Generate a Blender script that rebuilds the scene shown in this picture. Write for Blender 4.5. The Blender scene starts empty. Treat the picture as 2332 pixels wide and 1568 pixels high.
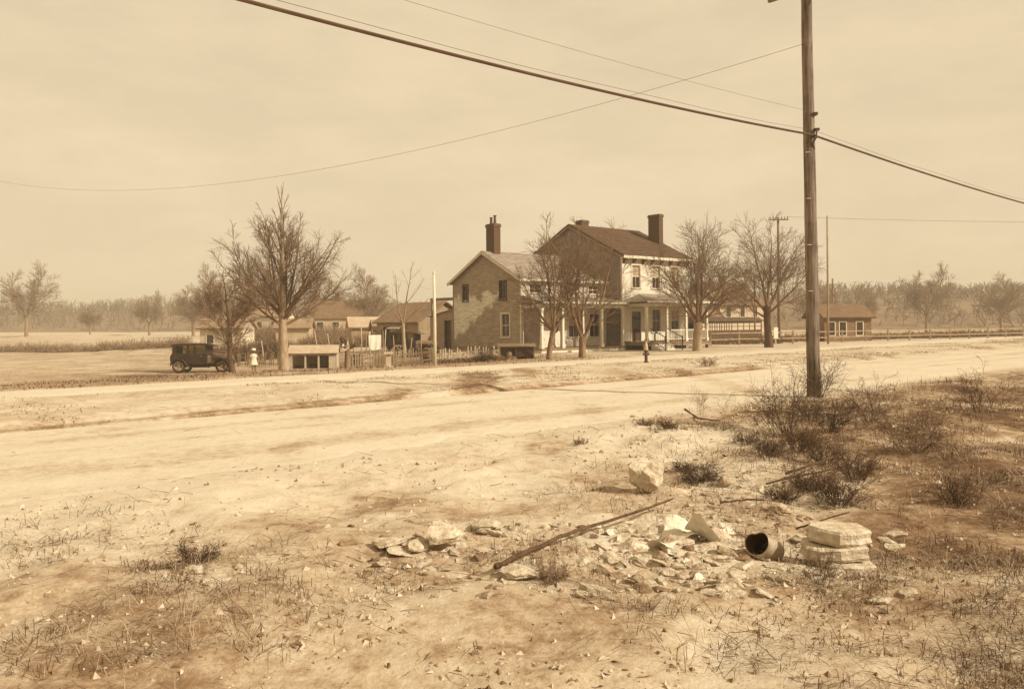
import bpy, bmesh, math, random
import numpy as np
from mathutils import Vector, Matrix

# ------------------------------------------------------------------ camera
sc = bpy.context.scene
COL = sc.collection
F = 1830.0            # focal length in units of a 2332-px-wide frame
CX, HY = 1166.0, 733.0
ROLL = math.radians(0.45)
CAMZ = 2.0
cam_d = bpy.data.cameras.new('camera')
cam = bpy.data.objects.new('camera', cam_d); COL.objects.link(cam)
cam_d.sensor_width = 36.0
cam_d.lens = 36.0 * F / 2332.0
cam_d.shift_y = -(784.0 - HY) / 2332.0
cam_d.clip_start = 0.1; cam_d.clip_end = 6000
cr, sr = math.cos(ROLL), math.sin(ROLL)
cam.matrix_world = Matrix(((cr, sr, 0, 0), (0, 0, -1, 0), (-sr, cr, 0, CAMZ), (0, 0, 0, 1)))
sc.camera = cam

# ------------------------------------------------------------------ light
EL = math.radians(35); AZ = math.radians(114)      # azimuth clockwise from +Y
SUN = Vector((math.sin(AZ) * math.cos(EL), math.cos(AZ) * math.cos(EL), math.sin(EL)))
w = bpy.data.worlds.new('World'); sc.world = w; w.use_nodes = True
nt = w.node_tree; nt.nodes.clear()
def wn(t, **k):
    n = nt.nodes.new(t)
    for a, b in k.items(): setattr(n, a, b)
    return n
sky = wn('ShaderNodeTexSky', sky_type='NISHITA', sun_disc=False)
sky.sun_elevation = EL; sky.sun_rotation = AZ; sky.dust_density = 3.0
bw = wn('ShaderNodeRGBToBW'); nt.links.new(sky.outputs[0], bw.inputs[0])
pw = wn('ShaderNodeMath', operation='POWER'); pw.inputs[1].default_value = 0.10
nt.links.new(bw.outputs[0], pw.inputs[0])
tcw = wn('ShaderNodeTexCoord'); mpw = wn('ShaderNodeMapping'); mpw.inputs['Scale'].default_value = (1, 1, 3.2)
nt.links.new(tcw.outputs['Generated'], mpw.inputs[0])
nzw = wn('ShaderNodeTexNoise'); nzw.inputs['Scale'].default_value = 4.4; nzw.inputs['Detail'].default_value = 9; nzw.inputs['Roughness'].default_value = 0.62
nt.links.new(mpw.outputs[0], nzw.inputs[0])
mrw = wn('ShaderNodeMapRange'); mrw.inputs[1].default_value = 0.40; mrw.inputs[2].default_value = 0.66; mrw.inputs[3].default_value = 0.95; mrw.inputs[4].default_value = 1.06
nt.links.new(nzw.outputs[0], mrw.inputs[0])
mu = wn('ShaderNodeMath', operation='MULTIPLY'); nt.links.new(pw.outputs[0], mu.inputs[0]); nt.links.new(mrw.outputs[0], mu.inputs[1])
tint = wn('ShaderNodeMix', data_type='RGBA', blend_type='MULTIPLY'); tint.inputs[0].default_value = 1.0
nt.links.new(mu.outputs[0], tint.inputs[6]); tint.inputs[7].default_value = (1.20, 0.965, 0.645, 1)
bg = wn('ShaderNodeBackground'); bg.inputs[1].default_value = 0.515
nt.links.new(tint.outputs[2], bg.inputs[0])
wo = wn('ShaderNodeOutputWorld'); nt.links.new(bg.outputs[0], wo.inputs[0])
sl = bpy.data.lights.new('sun', 'SUN'); sl.energy = 4.8; sl.angle = math.radians(0.6); sl.color = (1.0, 0.93, 0.80)
so = bpy.data.objects.new('sun', sl); COL.objects.link(so)
so.rotation_euler = SUN.to_track_quat('Z', 'Y').to_euler()
sc.view_settings.view_transform = 'Standard'; sc.view_settings.look = 'None'
sc.view_settings.exposure = 0.26; sc.view_settings.gamma = 1.0
sc.cycles.use_denoising = True
sc.cycles.max_bounces = 6; sc.cycles.transparent_max_bounces = 8

# ------------------------------------------------------------------ helpers
R0 = random.Random(7)
def unproj(px, py, Y):
    """world point seen at pixel (2332-wide frame) at depth Y"""
    u, v = px - CX, HY - py
    a = u * cr + v * sr; b = -u * sr + v * cr
    return Vector((a * Y / F, Y, CAMZ + b * Y / F))

TONES = ((0.004, 0.02, 0.08, 0.27, 0.46, 0.62, 1.0), (1.78, 1.74, 1.54, 1.30, 1.16, 1.10, 1.06), (0.80, 0.81, 0.86, 0.93, 0.975, 0.99, 1.0), (0.35, 0.36, 0.43, 0.56, 0.70, 0.78, 0.84))
def tone(v, warm=1.0):
    """sepia albedo of luminance v: browner when dark, cream when light"""
    c = [float(np.interp(v, TONES[0], TONES[k])) for k in (1, 2, 3)]
    return tuple(v * (1 + (x - 1) * warm) for x in c)

MATS = {}
def mat(name, v, v2=None, scale=2.0, rough=0.85, bump=0.0, bscale=20.0, stretch=(1, 1, 1), detail=6, contrast=(0.35, 0.65), metallic=0.0, warm=1.0, spec=0.25):
    """noise mix between two tones with optional bump"""
    if name in MATS: return MATS[name]
    m = bpy.data.materials.new(name); m.use_nodes = True
    t = m.node_tree; b = t.nodes['Principled BSDF']
    b.inputs['Roughness'].default_value = rough; b.inputs['Metallic'].default_value = metallic
    b.inputs['Specular IOR Level'].default_value = spec
    tc = t.nodes.new('ShaderNodeTexCoord'); mp = t.nodes.new('ShaderNodeMapping'); mp.inputs['Scale'].default_value = stretch
    t.links.new(tc.outputs['Object'], mp.inputs[0])
    if v2 is None: v2 = v * 0.75
    nz = t.nodes.new('ShaderNodeTexNoise'); nz.inputs['Scale'].default_value = scale; nz.inputs['Detail'].default_value = detail; nz.inputs['Roughness'].default_value = 0.62
    t.links.new(mp.outputs[0], nz.inputs[0])
    rp = t.nodes.new('ShaderNodeValToRGB')
    rp.color_ramp.elements[0].position = contrast[0]; rp.color_ramp.elements[1].position = contrast[1]
    rp.color_ramp.elements[0].color = (*tone(v2, warm), 1); rp.color_ramp.elements[1].color = (*tone(v, warm), 1)
    t.links.new(nz.outputs[0], rp.inputs[0]); t.links.new(rp.outputs[0], b.inputs['Base Color'])
    if bump:
        n2 = t.nodes.new('ShaderNodeTexNoise'); n2.inputs['Scale'].default_value = bscale; n2.inputs['Detail'].default_value = 5
        t.links.new(mp.outputs[0], n2.inputs[0])
        bp = t.nodes.new('ShaderNodeBump'); bp.inputs['Strength'].default_value = bump; bp.inputs['Distance'].default_value = 0.05
        t.links.new(n2.outputs[0], bp.inputs['Height']); t.links.new(bp.outputs[0], b.inputs['Normal'])
    MATS[name] = m
    return m

def link(o, parent=None):
    COL.objects.link(o)
    if parent is not None: o.parent = parent
    return o
def tag(o, label=None, cat=None, group=None, kind=None):
    if label: o['label'] = label
    if cat: o['category'] = cat
    if group: o['group'] = group
    if kind: o['kind'] = kind
    return o
def empty(name, loc=(0, 0, 0), rz=0.0, label=None, cat=None, group=None):
    o = bpy.data.objects.new(name, None); o.empty_display_size = 0.3
    o.location = loc; o.rotation_euler = (0, 0, rz); COL.objects.link(o)
    return tag(o, label, cat, group)
def copy_tree(o, parent=None):
    c = o.copy(); COL.objects.link(c); c.parent = parent
    for ch in [x for x in bpy.data.objects if x.parent == o]: copy_tree(ch, c)
    return c

class MB:
    def __init__(s): s.v = []; s.f = []
    def add(s, vs, fs):
        n = len(s.v); s.v += [tuple(p) for p in vs]; s.f += [tuple(i + n for i in q) for q in fs]; return s
    def box(s, c, size, rz=0.0, rot=None, taper=1.0):
        hx, hy, hz = size[0] / 2, size[1] / 2, size[2] / 2
        M = rot if rot is not None else Matrix.Rotation(rz, 3, 'Z')
        vs = []
        for z in (-1, 1):
            k = taper if z > 0 else 1.0
            for x, y in ((-1, -1), (1, -1), (1, 1), (-1, 1)):
                vs.append(Vector(c) + M @ Vector((x * hx * k, y * hy * k, z * hz)))
        return s.add(vs, [(3, 2, 1, 0), (4, 5, 6, 7), (0, 1, 5, 4), (1, 2, 6, 5), (2, 3, 7, 6), (3, 0, 4, 7)])
    def b2(s, a, b):
        return s.box([(a[i] + b[i]) / 2 for i in range(3)], [abs(b[i] - a[i]) for i in range(3)])
    def bar(s, p, q, wd, ht):
        p, q = Vector(p), Vector(q); d = q - p; L = d.length; d.normalize()
        up = Vector((0, 0, 1)) if abs(d.z) < 0.95 else Vector((0, 1, 0))
        sx = d.cross(up).normalized(); sz = sx.cross(d)
        M = Matrix((sx, d, sz)).transposed()
        return s.box((p + q) / 2, (wd, L, ht), rot=M)
    def tube(s, pts, rad, k=8, caps=True):
        pts = [Vector(p) for p in pts]
        if not hasattr(rad, '__len__'): rad = [rad] * len(pts)
        n0 = len(s.v); prev = None
        for i, p in enumerate(pts):
            d = (pts[min(i + 1, len(pts) - 1)] - pts[max(i - 1, 0)]).normalized()
            if prev is None:
                a = d.cross(Vector((0, 0, 1)) if abs(d.z) < 0.9 else Vector((0, 1, 0))).normalized()
            else:
                a = (prev - d * prev.dot(d)).normalized()
            prev = a; b = d.cross(a)
            for j in range(k):
                t = 2 * math.pi * j / k
                s.v.append(tuple(p + (a * math.cos(t) + b * math.sin(t)) * rad[i]))
        for i in range(len(pts) - 1):
            for j in range(k):
                a0 = n0 + i * k + j; a1 = n0 + i * k + (j + 1) % k
                s.f.append((a0, a1, a1 + k, a0 + k))
        if caps:
            s.f.append(tuple(n0 + j for j in reversed(range(k))))
            s.f.append(tuple(n0 + (len(pts) - 1) * k + j for j in range(k)))
        return s
    def lathe(s, prof, k=16, c=(0, 0, 0), M=None):
        n0 = len(s.v)
        for r, z in prof:
            for j in range(k):
                t = 2 * math.pi * j / k; p = Vector((r * math.cos(t), r * math.sin(t), z))
                if M is not None: p = M @ p
                s.v.append(tuple(p + Vector(c)))
        for i in range(len(prof) - 1):
            for j in range(k):
                a0 = n0 + i * k + j; a1 = n0 + i * k + (j + 1) % k
                s.f.append((a0, a1, a1 + k, a0 + k))
        return s
    def prism(s, poly, axis, lo, hi):
        """extrude a 2D polygon along axis ('x','y','z') from lo to hi"""
        n = len(poly); vs = []
        for h in (lo, hi):
            for a, b in poly:
                vs.append({'x': (h, a, b), 'y': (a, h, b), 'z': (a, b, h)}[axis])
        fs = [tuple(range(n)), tuple(range(2 * n - 1, n - 1, -1))]
        for i in range(n): fs.append((i, i + n, (i + 1) % n + n, (i + 1) % n))
        return s.add(vs, fs)
    def build(s, name, m, parent=None, smooth=False, loc=None):
        me = bpy.data.meshes.new(name); me.from_pydata(s.v, [], s.f)
        bm = bmesh.new(); bm.from_mesh(me); bmesh.ops.recalc_face_normals(bm, faces=bm.faces); bm.to_mesh(me); bm.free()
        me.materials.append(m)
        if smooth:
            me.polygons.foreach_set('use_smooth', [True] * len(me.polygons))
        o = bpy.data.objects.new(name, me)
        if loc is not None: o.location = loc
        return link(o, parent)

def np_mesh(name, V, Fq, m, parent=None, smooth=False):
    me = bpy.data.meshes.new(name)
    V = np.asarray(V, dtype=np.float32).reshape(-1, 3); Fq = np.asarray(Fq, dtype=np.int32)
    k = Fq.shape[1]
    me.vertices.add(len(V)); me.vertices.foreach_set('co', V.ravel())
    me.loops.add(Fq.size); me.loops.foreach_set('vertex_index', Fq.ravel())
    me.polygons.add(len(Fq)); me.polygons.foreach_set('loop_start', np.arange(0, Fq.size, k, dtype=np.int32))
    me.polygons.foreach_set('use_smooth', np.full(len(Fq), smooth))
    me.update(calc_edges=True); me.validate()
    me.materials.append(m)
    o = bpy.data.objects.new(name, me)
    return link(o, parent)

# value noise on numpy arrays
def _hash(ix, iy, seed):
    n = (ix * 374761393 + iy * 668265263 + seed * 144665) & 0x7fffffff
    n = ((n ^ (n >> 13)) * 1274126177) & 0x7fffffff
    return ((n ^ (n >> 16)) & 0xffff) / 65535.0
def vnoise(x, y, seed=0):
    x = np.asarray(x, float); y = np.asarray(y, float)
    ix = np.floor(x).astype(np.int64); iy = np.floor(y).astype(np.int64); fx = x - ix; fy = y - iy
    fx = fx * fx * (3 - 2 * fx); fy = fy * fy * (3 - 2 * fy)
    a = _hash(ix, iy, seed); b = _hash(ix + 1, iy, seed); c = _hash(ix, iy + 1, seed); d = _hash(ix + 1, iy + 1, seed)
    return (a * (1 - fx) + b * fx) * (1 - fy) + (c * (1 - fx) + d * fx) * fy
def fbm(x, y, seed=0, o=4):
    s = 0; a = 0.5; t = 0
    for i in range(o):
        s = s + a * vnoise(x * 2 ** i, y * 2 ** i, seed + i * 17); t += a; a *= 0.5
    return s / t
def sstep(a, b, x):
    t = np.clip((np.asarray(x, float) - a) / (b - a), 0, 1); return t * t * (3 - 2 * t)

# ------------------------------------------------------------------ terrain
D1 = (0.745, 0.667)                     # along the road
def sq(x, y): return D1[0] * x + D1[1] * y, D1[0] * y - D1[1] * x
Q_NEAR, Q_FAR, Q_PATH0, Q_PATH1 = 10.4, 18.0, 25.6, 28.4
def height(x, y):
    x = np.asarray(x, float); y = np.asarray(y, float)
    s, q = sq(x, y)
    h = np.zeros_like(s)
    # the near bank: lumpy dumped ground
    wb = 1 - sstep(8.6, 10.8, q)
    h = h + wb * ((fbm(x * 0.55, y * 0.55, 3) - 0.5) * 0.34 + (fbm(x * 2.2, y * 2.2, 9) - 0.5) * 0.14)
    # shallow ruts along the road
    wr = sstep(10.2, 11.2, q) * (1 - sstep(17.2, 18.2, q))
    h = h - wr * (0.05 + 0.035 * (vnoise(q * 1.4, s * 0.08, 5) - 0.5) + 0.02 * (fbm(x * 1.5, y * 1.5, 21) - 0.5))
    # gutter and broken edge on the far side of the road
    h = h - 0.17 * np.exp(-((q - 18.25) / 0.35) ** 2) * (0.45 + vnoise(s * 0.5, q * 0.2, 8))
    wv = sstep(18.2, 19.4, q) * (1 - sstep(24.8, 25.8, q))
    h = h + wv * (0.05 + (fbm(x * 0.7, y * 0.7, 31) - 0.5) * 0.22)
    # yard dropping away beyond the path
    h = h - 0.95 * sstep(29, 47, q) * (1 - sstep(22.5, 35, s))
    h = h - 0.9 * sstep(36, 46, q) * sstep(55, 66, s)
    wy = sstep(28.6, 31, q)
    h = h + wy * (fbm(x * 0.4, y * 0.4, 41) - 0.5) * 0.16
    return h
def hz(x, y): return float(height(np.array([x]), np.array([y]))[0])
def on_ground(px, Y, dz=0.0):
    X = unproj(px, 760, Y).x
    return Vector((X, Y, hz(X, Y) + dz))
def ground_pixel(px, py):
    """point of the terrain seen at a pixel (march along the ray)"""
    a = unproj(px, py, 1.0) - Vector((0, 0, CAMZ)); flat = -CAMZ / min(a.z, -0.01)
    Y = np.linspace(max(2.0, flat * 0.6), flat * 1.9, 400)
    hit = a.z * Y + CAMZ <= height(a.x * Y, Y)
    y_ = float(Y[np.argmax(hit)]) if hit.any() else flat
    return Vector((a.x * y_, y_, hz(a.x * y_, y_)))

def axis(lo, hi, step, far_lo, far_hi, grow=1.16):
    a = list(np.arange(lo, hi + 1e-6, step))
    d = step; x = hi
    while x < far_hi: d *= grow; x += d; a.append(x)
    d = step; x = lo
    while x > far_lo: d *= grow; x -= d; a.insert(0, x)
    return np.array(a)

def ground_mat():
    m = bpy.data.materials.new('earth'); m.use_nodes = True; t = m.node_tree; b = t.nodes['Principled BSDF']
    b.inputs['Roughness'].default_value = 0.95; b.inputs['Specular IOR Level'].default_value = 0.1
    tc = t.nodes.new('ShaderNodeTexCoord')
    at = t.nodes.new('ShaderNodeAttribute'); at.attribute_name = 'soil'
    def noise(sc_, det, ro=0.6):
        n = t.nodes.new('ShaderNodeTexNoise'); n.inputs['Scale'].default_value = sc_; n.inputs['Detail'].default_value = det; n.inputs['Roughness'].default_value = ro
        t.links.new(tc.outputs['Object'], n.inputs[0]); return n
    n1 = noise(0.55, 9, 0.68); n2 = noise(5.0, 8, 0.7); n3 = noise(26.0, 4)
    # value = soil + patchiness
    def math_(op, a, bb):
        n = t.nodes.new('ShaderNodeMath'); n.operation = op
        for i, x in enumerate((a, bb)):
            if isinstance(x, (int, float)): n.inputs[i].default_value = x
            else: t.links.new(x, n.inputs[i])
        return n.outputs[0]
    p = math_('MULTIPLY_ADD', n1.outputs[0], 1.1); p.node.inputs[2].default_value = -0.55
    p2 = math_('MULTIPLY_ADD', n2.outputs[0], 1.15); p2.node.inputs[2].default_value = -0.575
    p3 = math_('MULTIPLY_ADD', n3.outputs[0], 0.34); p3.node.inputs[2].default_value = -0.17
    v = math_('ADD', at.outputs['Fac'], p); v = math_('ADD', v, p2); v = math_('ADD', v, p3)
    rp = t.nodes.new('ShaderNodeValToRGB'); t.links.new(v, rp.inputs[0])
    e = rp.color_ramp.elements
    e[0].position = 0.0; e[0].color = (*tone(0.50), 1)
    e[1].position = 1.0; e[1].color = (*tone(0.075), 1)
    for pos, val in ((0.25, 0.45), (0.48, 0.34), (0.72, 0.18)):
        x = e.new(pos); x.color = (*tone(val), 1)
    t.links.new(rp.outputs[0], b.inputs['Base Color'])
    bp = t.nodes.new('ShaderNodeBump'); bp.inputs['Strength'].default_value = 0.5; bp.inputs['Distance'].default_value = 0.05
    hsum = math_('MULTIPLY_ADD', n3.outputs[0], 0.45); t.links.new(n2.outputs[0], hsum.node.inputs[2]); t.links.new(hsum, bp.inputs['Height']); t.links.new(bp.outputs[0], b.inputs['Normal'])
    return m
EARTH = ground_mat()

STAINS = [(1083, 868, 52, 26, 0.40), (905, 890, 40, 9, 0.28), (860, 905, 30, 7, 0.24), (1200, 852, 40, 14, 0.25), (1620, 868, 34, 30, 0.22), (1420, 852, 60, 10, 0.16), (665, 1012, 50, 16, 0.22), (760, 945, 60, 7, 0.20),
          (1060, 965, 70, 18, 0.13), (1330, 930, 45, 22, 0.15), (1250, 1010, 60, 22, 0.26), (850, 1140, 110, 36, 0.20), (640, 1190, 120, 40, 0.16), (1000, 915, 110, 5, 0.14), (1540, 962, 110, 16, 0.30)]
def soil(x, y):
    """how brown / overgrown the ground is (0 dust .. 1 dark soil)"""
    s, q = sq(x, y)
    v = np.full_like(s, 0.22)
    near = 1 - sstep(6.2, 9.4, q)
    v = v + near * (0.19 + 0.75 * (fbm(x * 0.8 + 4, y * 0.8, 77, 6) - 0.47))
    v = v + 0.40 * sstep(1.9, 5.0, x - 0.06 * y + 2.6 * (fbm(x * 0.7, y * 0.7, 14) - 0.5)) * (0.15 + 1.7 * fbm(x * 1.6, y * 1.6, 15)) * (1 - sstep(9.2, 11.6, q)) * (1 - 0.75 * sstep(6.5, 5.0, y) * (x < 4.2))
    v = v - 0.08 * sstep(9.6, 11.4, q) * (1 - sstep(17.0, 18.2, q))                      # dusty road
    wr = sstep(11.0, 12.0, q) * (1 - sstep(16.6, 17.6, q))                                # wheel ruts
    v = v + wr * 0.20 * sstep(0.52, 0.75, vnoise(q * 2.1 + 0.6 * vnoise(s * 0.12, q * 0, 4), s * 0.05, 6))
    v = v + 0.55 * np.exp(-((q - 18.3) / 0.45) ** 2) * sstep(0.35, 0.6, vnoise(s * 0.35, 0 * q, 12))
    v = v + 0.11 * sstep(18.2, 19.5, q) * (1 - sstep(24.8, 25.8, q)) * (0.3 + 1.4 * fbm(x * 0.4, y * 0.4, 55))
    v = v - 0.10 * sstep(25.4, 25.9, q) * (1 - sstep(28.2, 28.7, q))                     # pale path
    v = v + 0.44 * sstep(28.4, 29.2, q) * (1 - 0.6 * sstep(26, 40, s)) * (0.6 + 0.4 * sstep(-30, -8, x + 0.1 * y)) * (0.6 + 0.8 * fbm(x * 0.12, y * 0.12, 71))
    for px, py, wx, wy_, k in STAINS:                                                     # cinder and damp patches
        d = CAMZ * F / (py - HY); cx = (px - CX) / F * d; rx = wx / F * d; ry = wy_ / F * d * d / CAMZ
        e = ((x - cx) / rx) ** 2 + ((y - d) / ry) ** 2 + 2.2 * (fbm(x * 2.2, y * 2.2, 88) - 0.5)
        v = v + 1.15 * k * (1 - sstep(0.2, 1.5, e))
    e = ((x - 1.75) / 1.25) ** 2 + ((y - 7.1) / 0.95) ** 2 + 2.0 * (fbm(x * 2.6, y * 2.6, 19) - 0.5); v = v * (1 - 0.75 * (1 - sstep(0.5, 1.3, e)))
    return np.clip(v, 0, 1)

def sheet(name, xs, ys):
    X, Y = np.meshgrid(xs, ys); Z = height(X, Y)
    V = np.stack([X, Y, Z], -1).reshape(-1, 3); nx, ny = len(xs), len(ys)
    i = np.arange(nx * ny).reshape(ny, nx)
    Fq = np.stack([i[:-1, :-1], i[:-1, 1:], i[1:, 1:], i[1:, :-1]], -1).reshape(-1, 4)
    o = np_mesh(name, V, Fq, EARTH, smooth=True)
    a = o.data.attributes.new('soil', 'FLOAT', 'POINT'); a.data.foreach_set('value', soil(X, Y).ravel().astype(np.float32))
    return o
gx = axis(-13, 17, 0.11, -1800, 1800); gy = axis(2.6, 30, 0.11, -60, 3000)
tag(sheet('ground', gx, gy), kind='structure', label='pale dry dusty ground with weedy patches')

def strip(name, q0, q1, s0, s1, ds, nq, lift, dust, seed, jitter):
    S = np.arange(s0, s1, ds); T = np.linspace(0, 1, nq)
    e0 = q0 + (fbm(S * 0.45, S * 0 + 1, seed, 6) - 0.5) * jitter; e1 = q1 + (fbm(S * 0.45, S * 0 + 7, seed + 3, 6) - 0.5) * min(jitter, 1.2)
    Q = e0[None, :] * (1 - T[:, None]) + e1[None, :] * T[:, None]; SS = np.repeat(S[None, :], nq, 0)
    X = D1[0] * SS - D1[1] * Q; Y = D1[1] * SS + D1[0] * Q
    edge = np.minimum(T, 1 - T) * (q1 - q0)
    Z = height(X, Y) + lift - 0.06 * (1 - sstep(0, 0.5, edge))[:, None]
    V = np.stack([X, Y, Z], -1).reshape(-1, 3); i = np.arange(nq * len(S)).reshape(nq, len(S))
    Fq = np.stack([i[:-1, :-1], i[:-1, 1:], i[1:, 1:], i[1:, :-1]], -1).reshape(-1, 4)
    o = np_mesh(name, V, Fq, EARTH, smooth=True)
    a = o.data.attributes.new('soil', 'FLOAT', 'POINT'); a.data.foreach_set('value', np.clip(soil(X, Y) - dust, 0, 1).ravel().astype(np.float32)); return o
tag(strip('dirt_road', Q_NEAR, Q_FAR, -60, 160, 0.2, 60, 0.022, 0.03, 61, 3.2), kind='structure', label='pale dusty dirt road crossing in front of the house')
tag(strip('footpath', Q_PATH0, Q_PATH1, -60, 160, 0.3, 17, 0.035, 0.04, 67, 0.5), kind='structure', label='pale beaten footpath beyond the grassy verge')

# ------------------------------------------------------------------ the house
HRZ = math.atan2(0.632, 0.775)
HOUSE = empty('house', (7.7, 56.0, -0.02), HRZ,
              'old white clapboard house with low side wing, porches and tall brick chimneys', 'house')
M_WHITE = mat('white_paint', 0.60, 0.47, scale=1.6, rough=0.7, bump=0.12, bscale=30, detail=9, contrast=(0.3, 0.6))
M_TRIM = mat('white_trim', 0.60, 0.48, scale=4.0, rough=0.65, detail=7)
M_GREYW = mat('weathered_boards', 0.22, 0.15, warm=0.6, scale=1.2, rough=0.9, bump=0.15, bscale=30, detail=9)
M_ROOF = mat('old_shingles', 0.08, 0.05, scale=2.2, rough=0.9, bump=0.6, bscale=9, stretch=(1, 1, 3), detail=8)
M_WROOF = mat('wing_shingles', 0.27, 0.19, warm=0.6, scale=2.0, rough=0.9, bump=0.6, bscale=9, stretch=(1, 1, 3), detail=8)
M_BRICK = mat('chimney_brick', 0.10, 0.06, scale=9, rough=0.9, bump=0.5, bscale=25, stretch=(1, 1, 3.2))
M_DARK = mat('dark_wood', 0.055, 0.035, scale=3, rough=0.8)
M_GLASS = mat('window_glass', 0.035, 0.02, scale=1, rough=0.12, spec=0.5)
M_BLIND = mat('window_blind', 0.33, 0.25, scale=3, rough=0.8)
M_IRON = mat('dark_iron', 0.05, 0.03, scale=6, rough=0.6)
M_FLOOR = mat('porch_boards', 0.20, 0.13, scale=3, rough=0.85, stretch=(1, 6, 1))
M_STONE = mat('foundation_stone', 0.28, 0.17, scale=5, rough=0.95, bump=0.6, bscale=8)

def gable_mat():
    """grey boards with a large patch of sunlight, edged by tree shadow, painted into the colour"""
    m = bpy.data.materials.new('sun_patched_gable'); m.use_nodes = True; t = m.node_tree; b = t.nodes['Principled BSDF']
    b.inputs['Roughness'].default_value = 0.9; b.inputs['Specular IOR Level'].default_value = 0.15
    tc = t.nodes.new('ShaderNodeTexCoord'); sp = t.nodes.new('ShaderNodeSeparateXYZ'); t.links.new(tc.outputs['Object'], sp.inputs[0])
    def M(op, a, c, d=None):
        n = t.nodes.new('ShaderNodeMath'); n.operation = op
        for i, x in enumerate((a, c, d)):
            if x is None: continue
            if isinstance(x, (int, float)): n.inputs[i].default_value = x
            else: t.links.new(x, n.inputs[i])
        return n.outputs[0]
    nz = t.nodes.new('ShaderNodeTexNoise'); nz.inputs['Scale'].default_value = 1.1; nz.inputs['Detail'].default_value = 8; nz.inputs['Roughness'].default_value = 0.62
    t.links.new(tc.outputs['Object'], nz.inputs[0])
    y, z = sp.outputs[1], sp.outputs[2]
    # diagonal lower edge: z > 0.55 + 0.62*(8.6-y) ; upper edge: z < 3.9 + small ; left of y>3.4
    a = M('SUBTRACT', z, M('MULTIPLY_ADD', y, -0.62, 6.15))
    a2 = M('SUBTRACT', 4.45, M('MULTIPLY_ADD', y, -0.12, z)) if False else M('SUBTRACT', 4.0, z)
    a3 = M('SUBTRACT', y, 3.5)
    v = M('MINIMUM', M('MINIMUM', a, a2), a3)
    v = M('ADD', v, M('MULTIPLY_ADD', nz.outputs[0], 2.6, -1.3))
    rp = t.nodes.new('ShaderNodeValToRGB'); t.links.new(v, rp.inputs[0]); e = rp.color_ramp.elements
    e[0].position = 0.0; e[0].color = (*tone(0.31, 0.8), 1); e[1].position = 0.30; e[1].color = (*tone(0.66), 1)  # pale end is painted sunlight, grey end the boards outside it
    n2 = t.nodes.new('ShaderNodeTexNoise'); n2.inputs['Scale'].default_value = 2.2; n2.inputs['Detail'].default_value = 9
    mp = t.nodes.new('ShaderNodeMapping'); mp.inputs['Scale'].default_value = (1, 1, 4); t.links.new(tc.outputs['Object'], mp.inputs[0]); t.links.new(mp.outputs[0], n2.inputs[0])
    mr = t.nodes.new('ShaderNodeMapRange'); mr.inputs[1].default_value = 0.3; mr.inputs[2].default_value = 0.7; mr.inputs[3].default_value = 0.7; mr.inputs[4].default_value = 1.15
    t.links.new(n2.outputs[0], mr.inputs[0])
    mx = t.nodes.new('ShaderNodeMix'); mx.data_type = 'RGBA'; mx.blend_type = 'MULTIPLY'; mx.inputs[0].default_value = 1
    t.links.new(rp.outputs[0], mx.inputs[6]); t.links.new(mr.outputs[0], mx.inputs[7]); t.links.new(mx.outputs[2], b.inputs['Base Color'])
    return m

def siding(name, m, parent, u0, u1, z0, top, fixed, side, openings, course=0.13):
    """lapped boards. side 'y-': wall in plane y=fixed facing -y (u=x); 'x-': plane x=fixed facing -x (u=y);
    'x+': facing +x.  top(u-range at z) via function z->(ua,ub)"""
    mb = MB(); z = z0
    zt = max(top[1] for top in [top]) if isinstance(top, tuple) else top
    rng = top[0]; zmax = top[1]
    def P(u, off, zz):
        if side == 'y-': return (u, fixed - off, zz)
        if side == 'x-': return (fixed - off, u, zz)
        return (fixed + off, u, zz)
    while z < zmax - 1e-6:
        z2 = min(z + course, zmax); zm = (z + z2) / 2
        al, bl = rng(z); ah, bh = rng(z2); am, bm_ = rng(zm)
        cuts = sorted((o[0], o[1]) for o in openings if o[2] < zm < o[3])
        segs = []; cur = am
        for c0, c1 in cuts:
            if c0 > cur: segs.append((cur, c0))
            cur = max(cur, c1)
        if cur < bm_: segs.append((cur, bm_))
        for a, b in segs:
            a_lo = al if abs(a - am) < 1e-6 else a; a_hi = ah if abs(a - am) < 1e-6 else a
            b_lo = bl if abs(b - bm_) < 1e-6 else b; b_hi = bh if abs(b - bm_) < 1e-6 else b
            mb.add([P(a_lo, 0.022, z), P(b_lo, 0.022, z), P(b_hi, 0.0, z2 + 0.004), P(a_hi, 0.0, z2 + 0.004), P(a_lo, -0.01, z), P(b_lo, -0.01, z)],
                   [(0, 1, 2, 3), (0, 4, 5, 1)])
        z = z2
    # inner backing with the reveals
    o = mb.build(name, m, parent)
    return o

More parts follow.
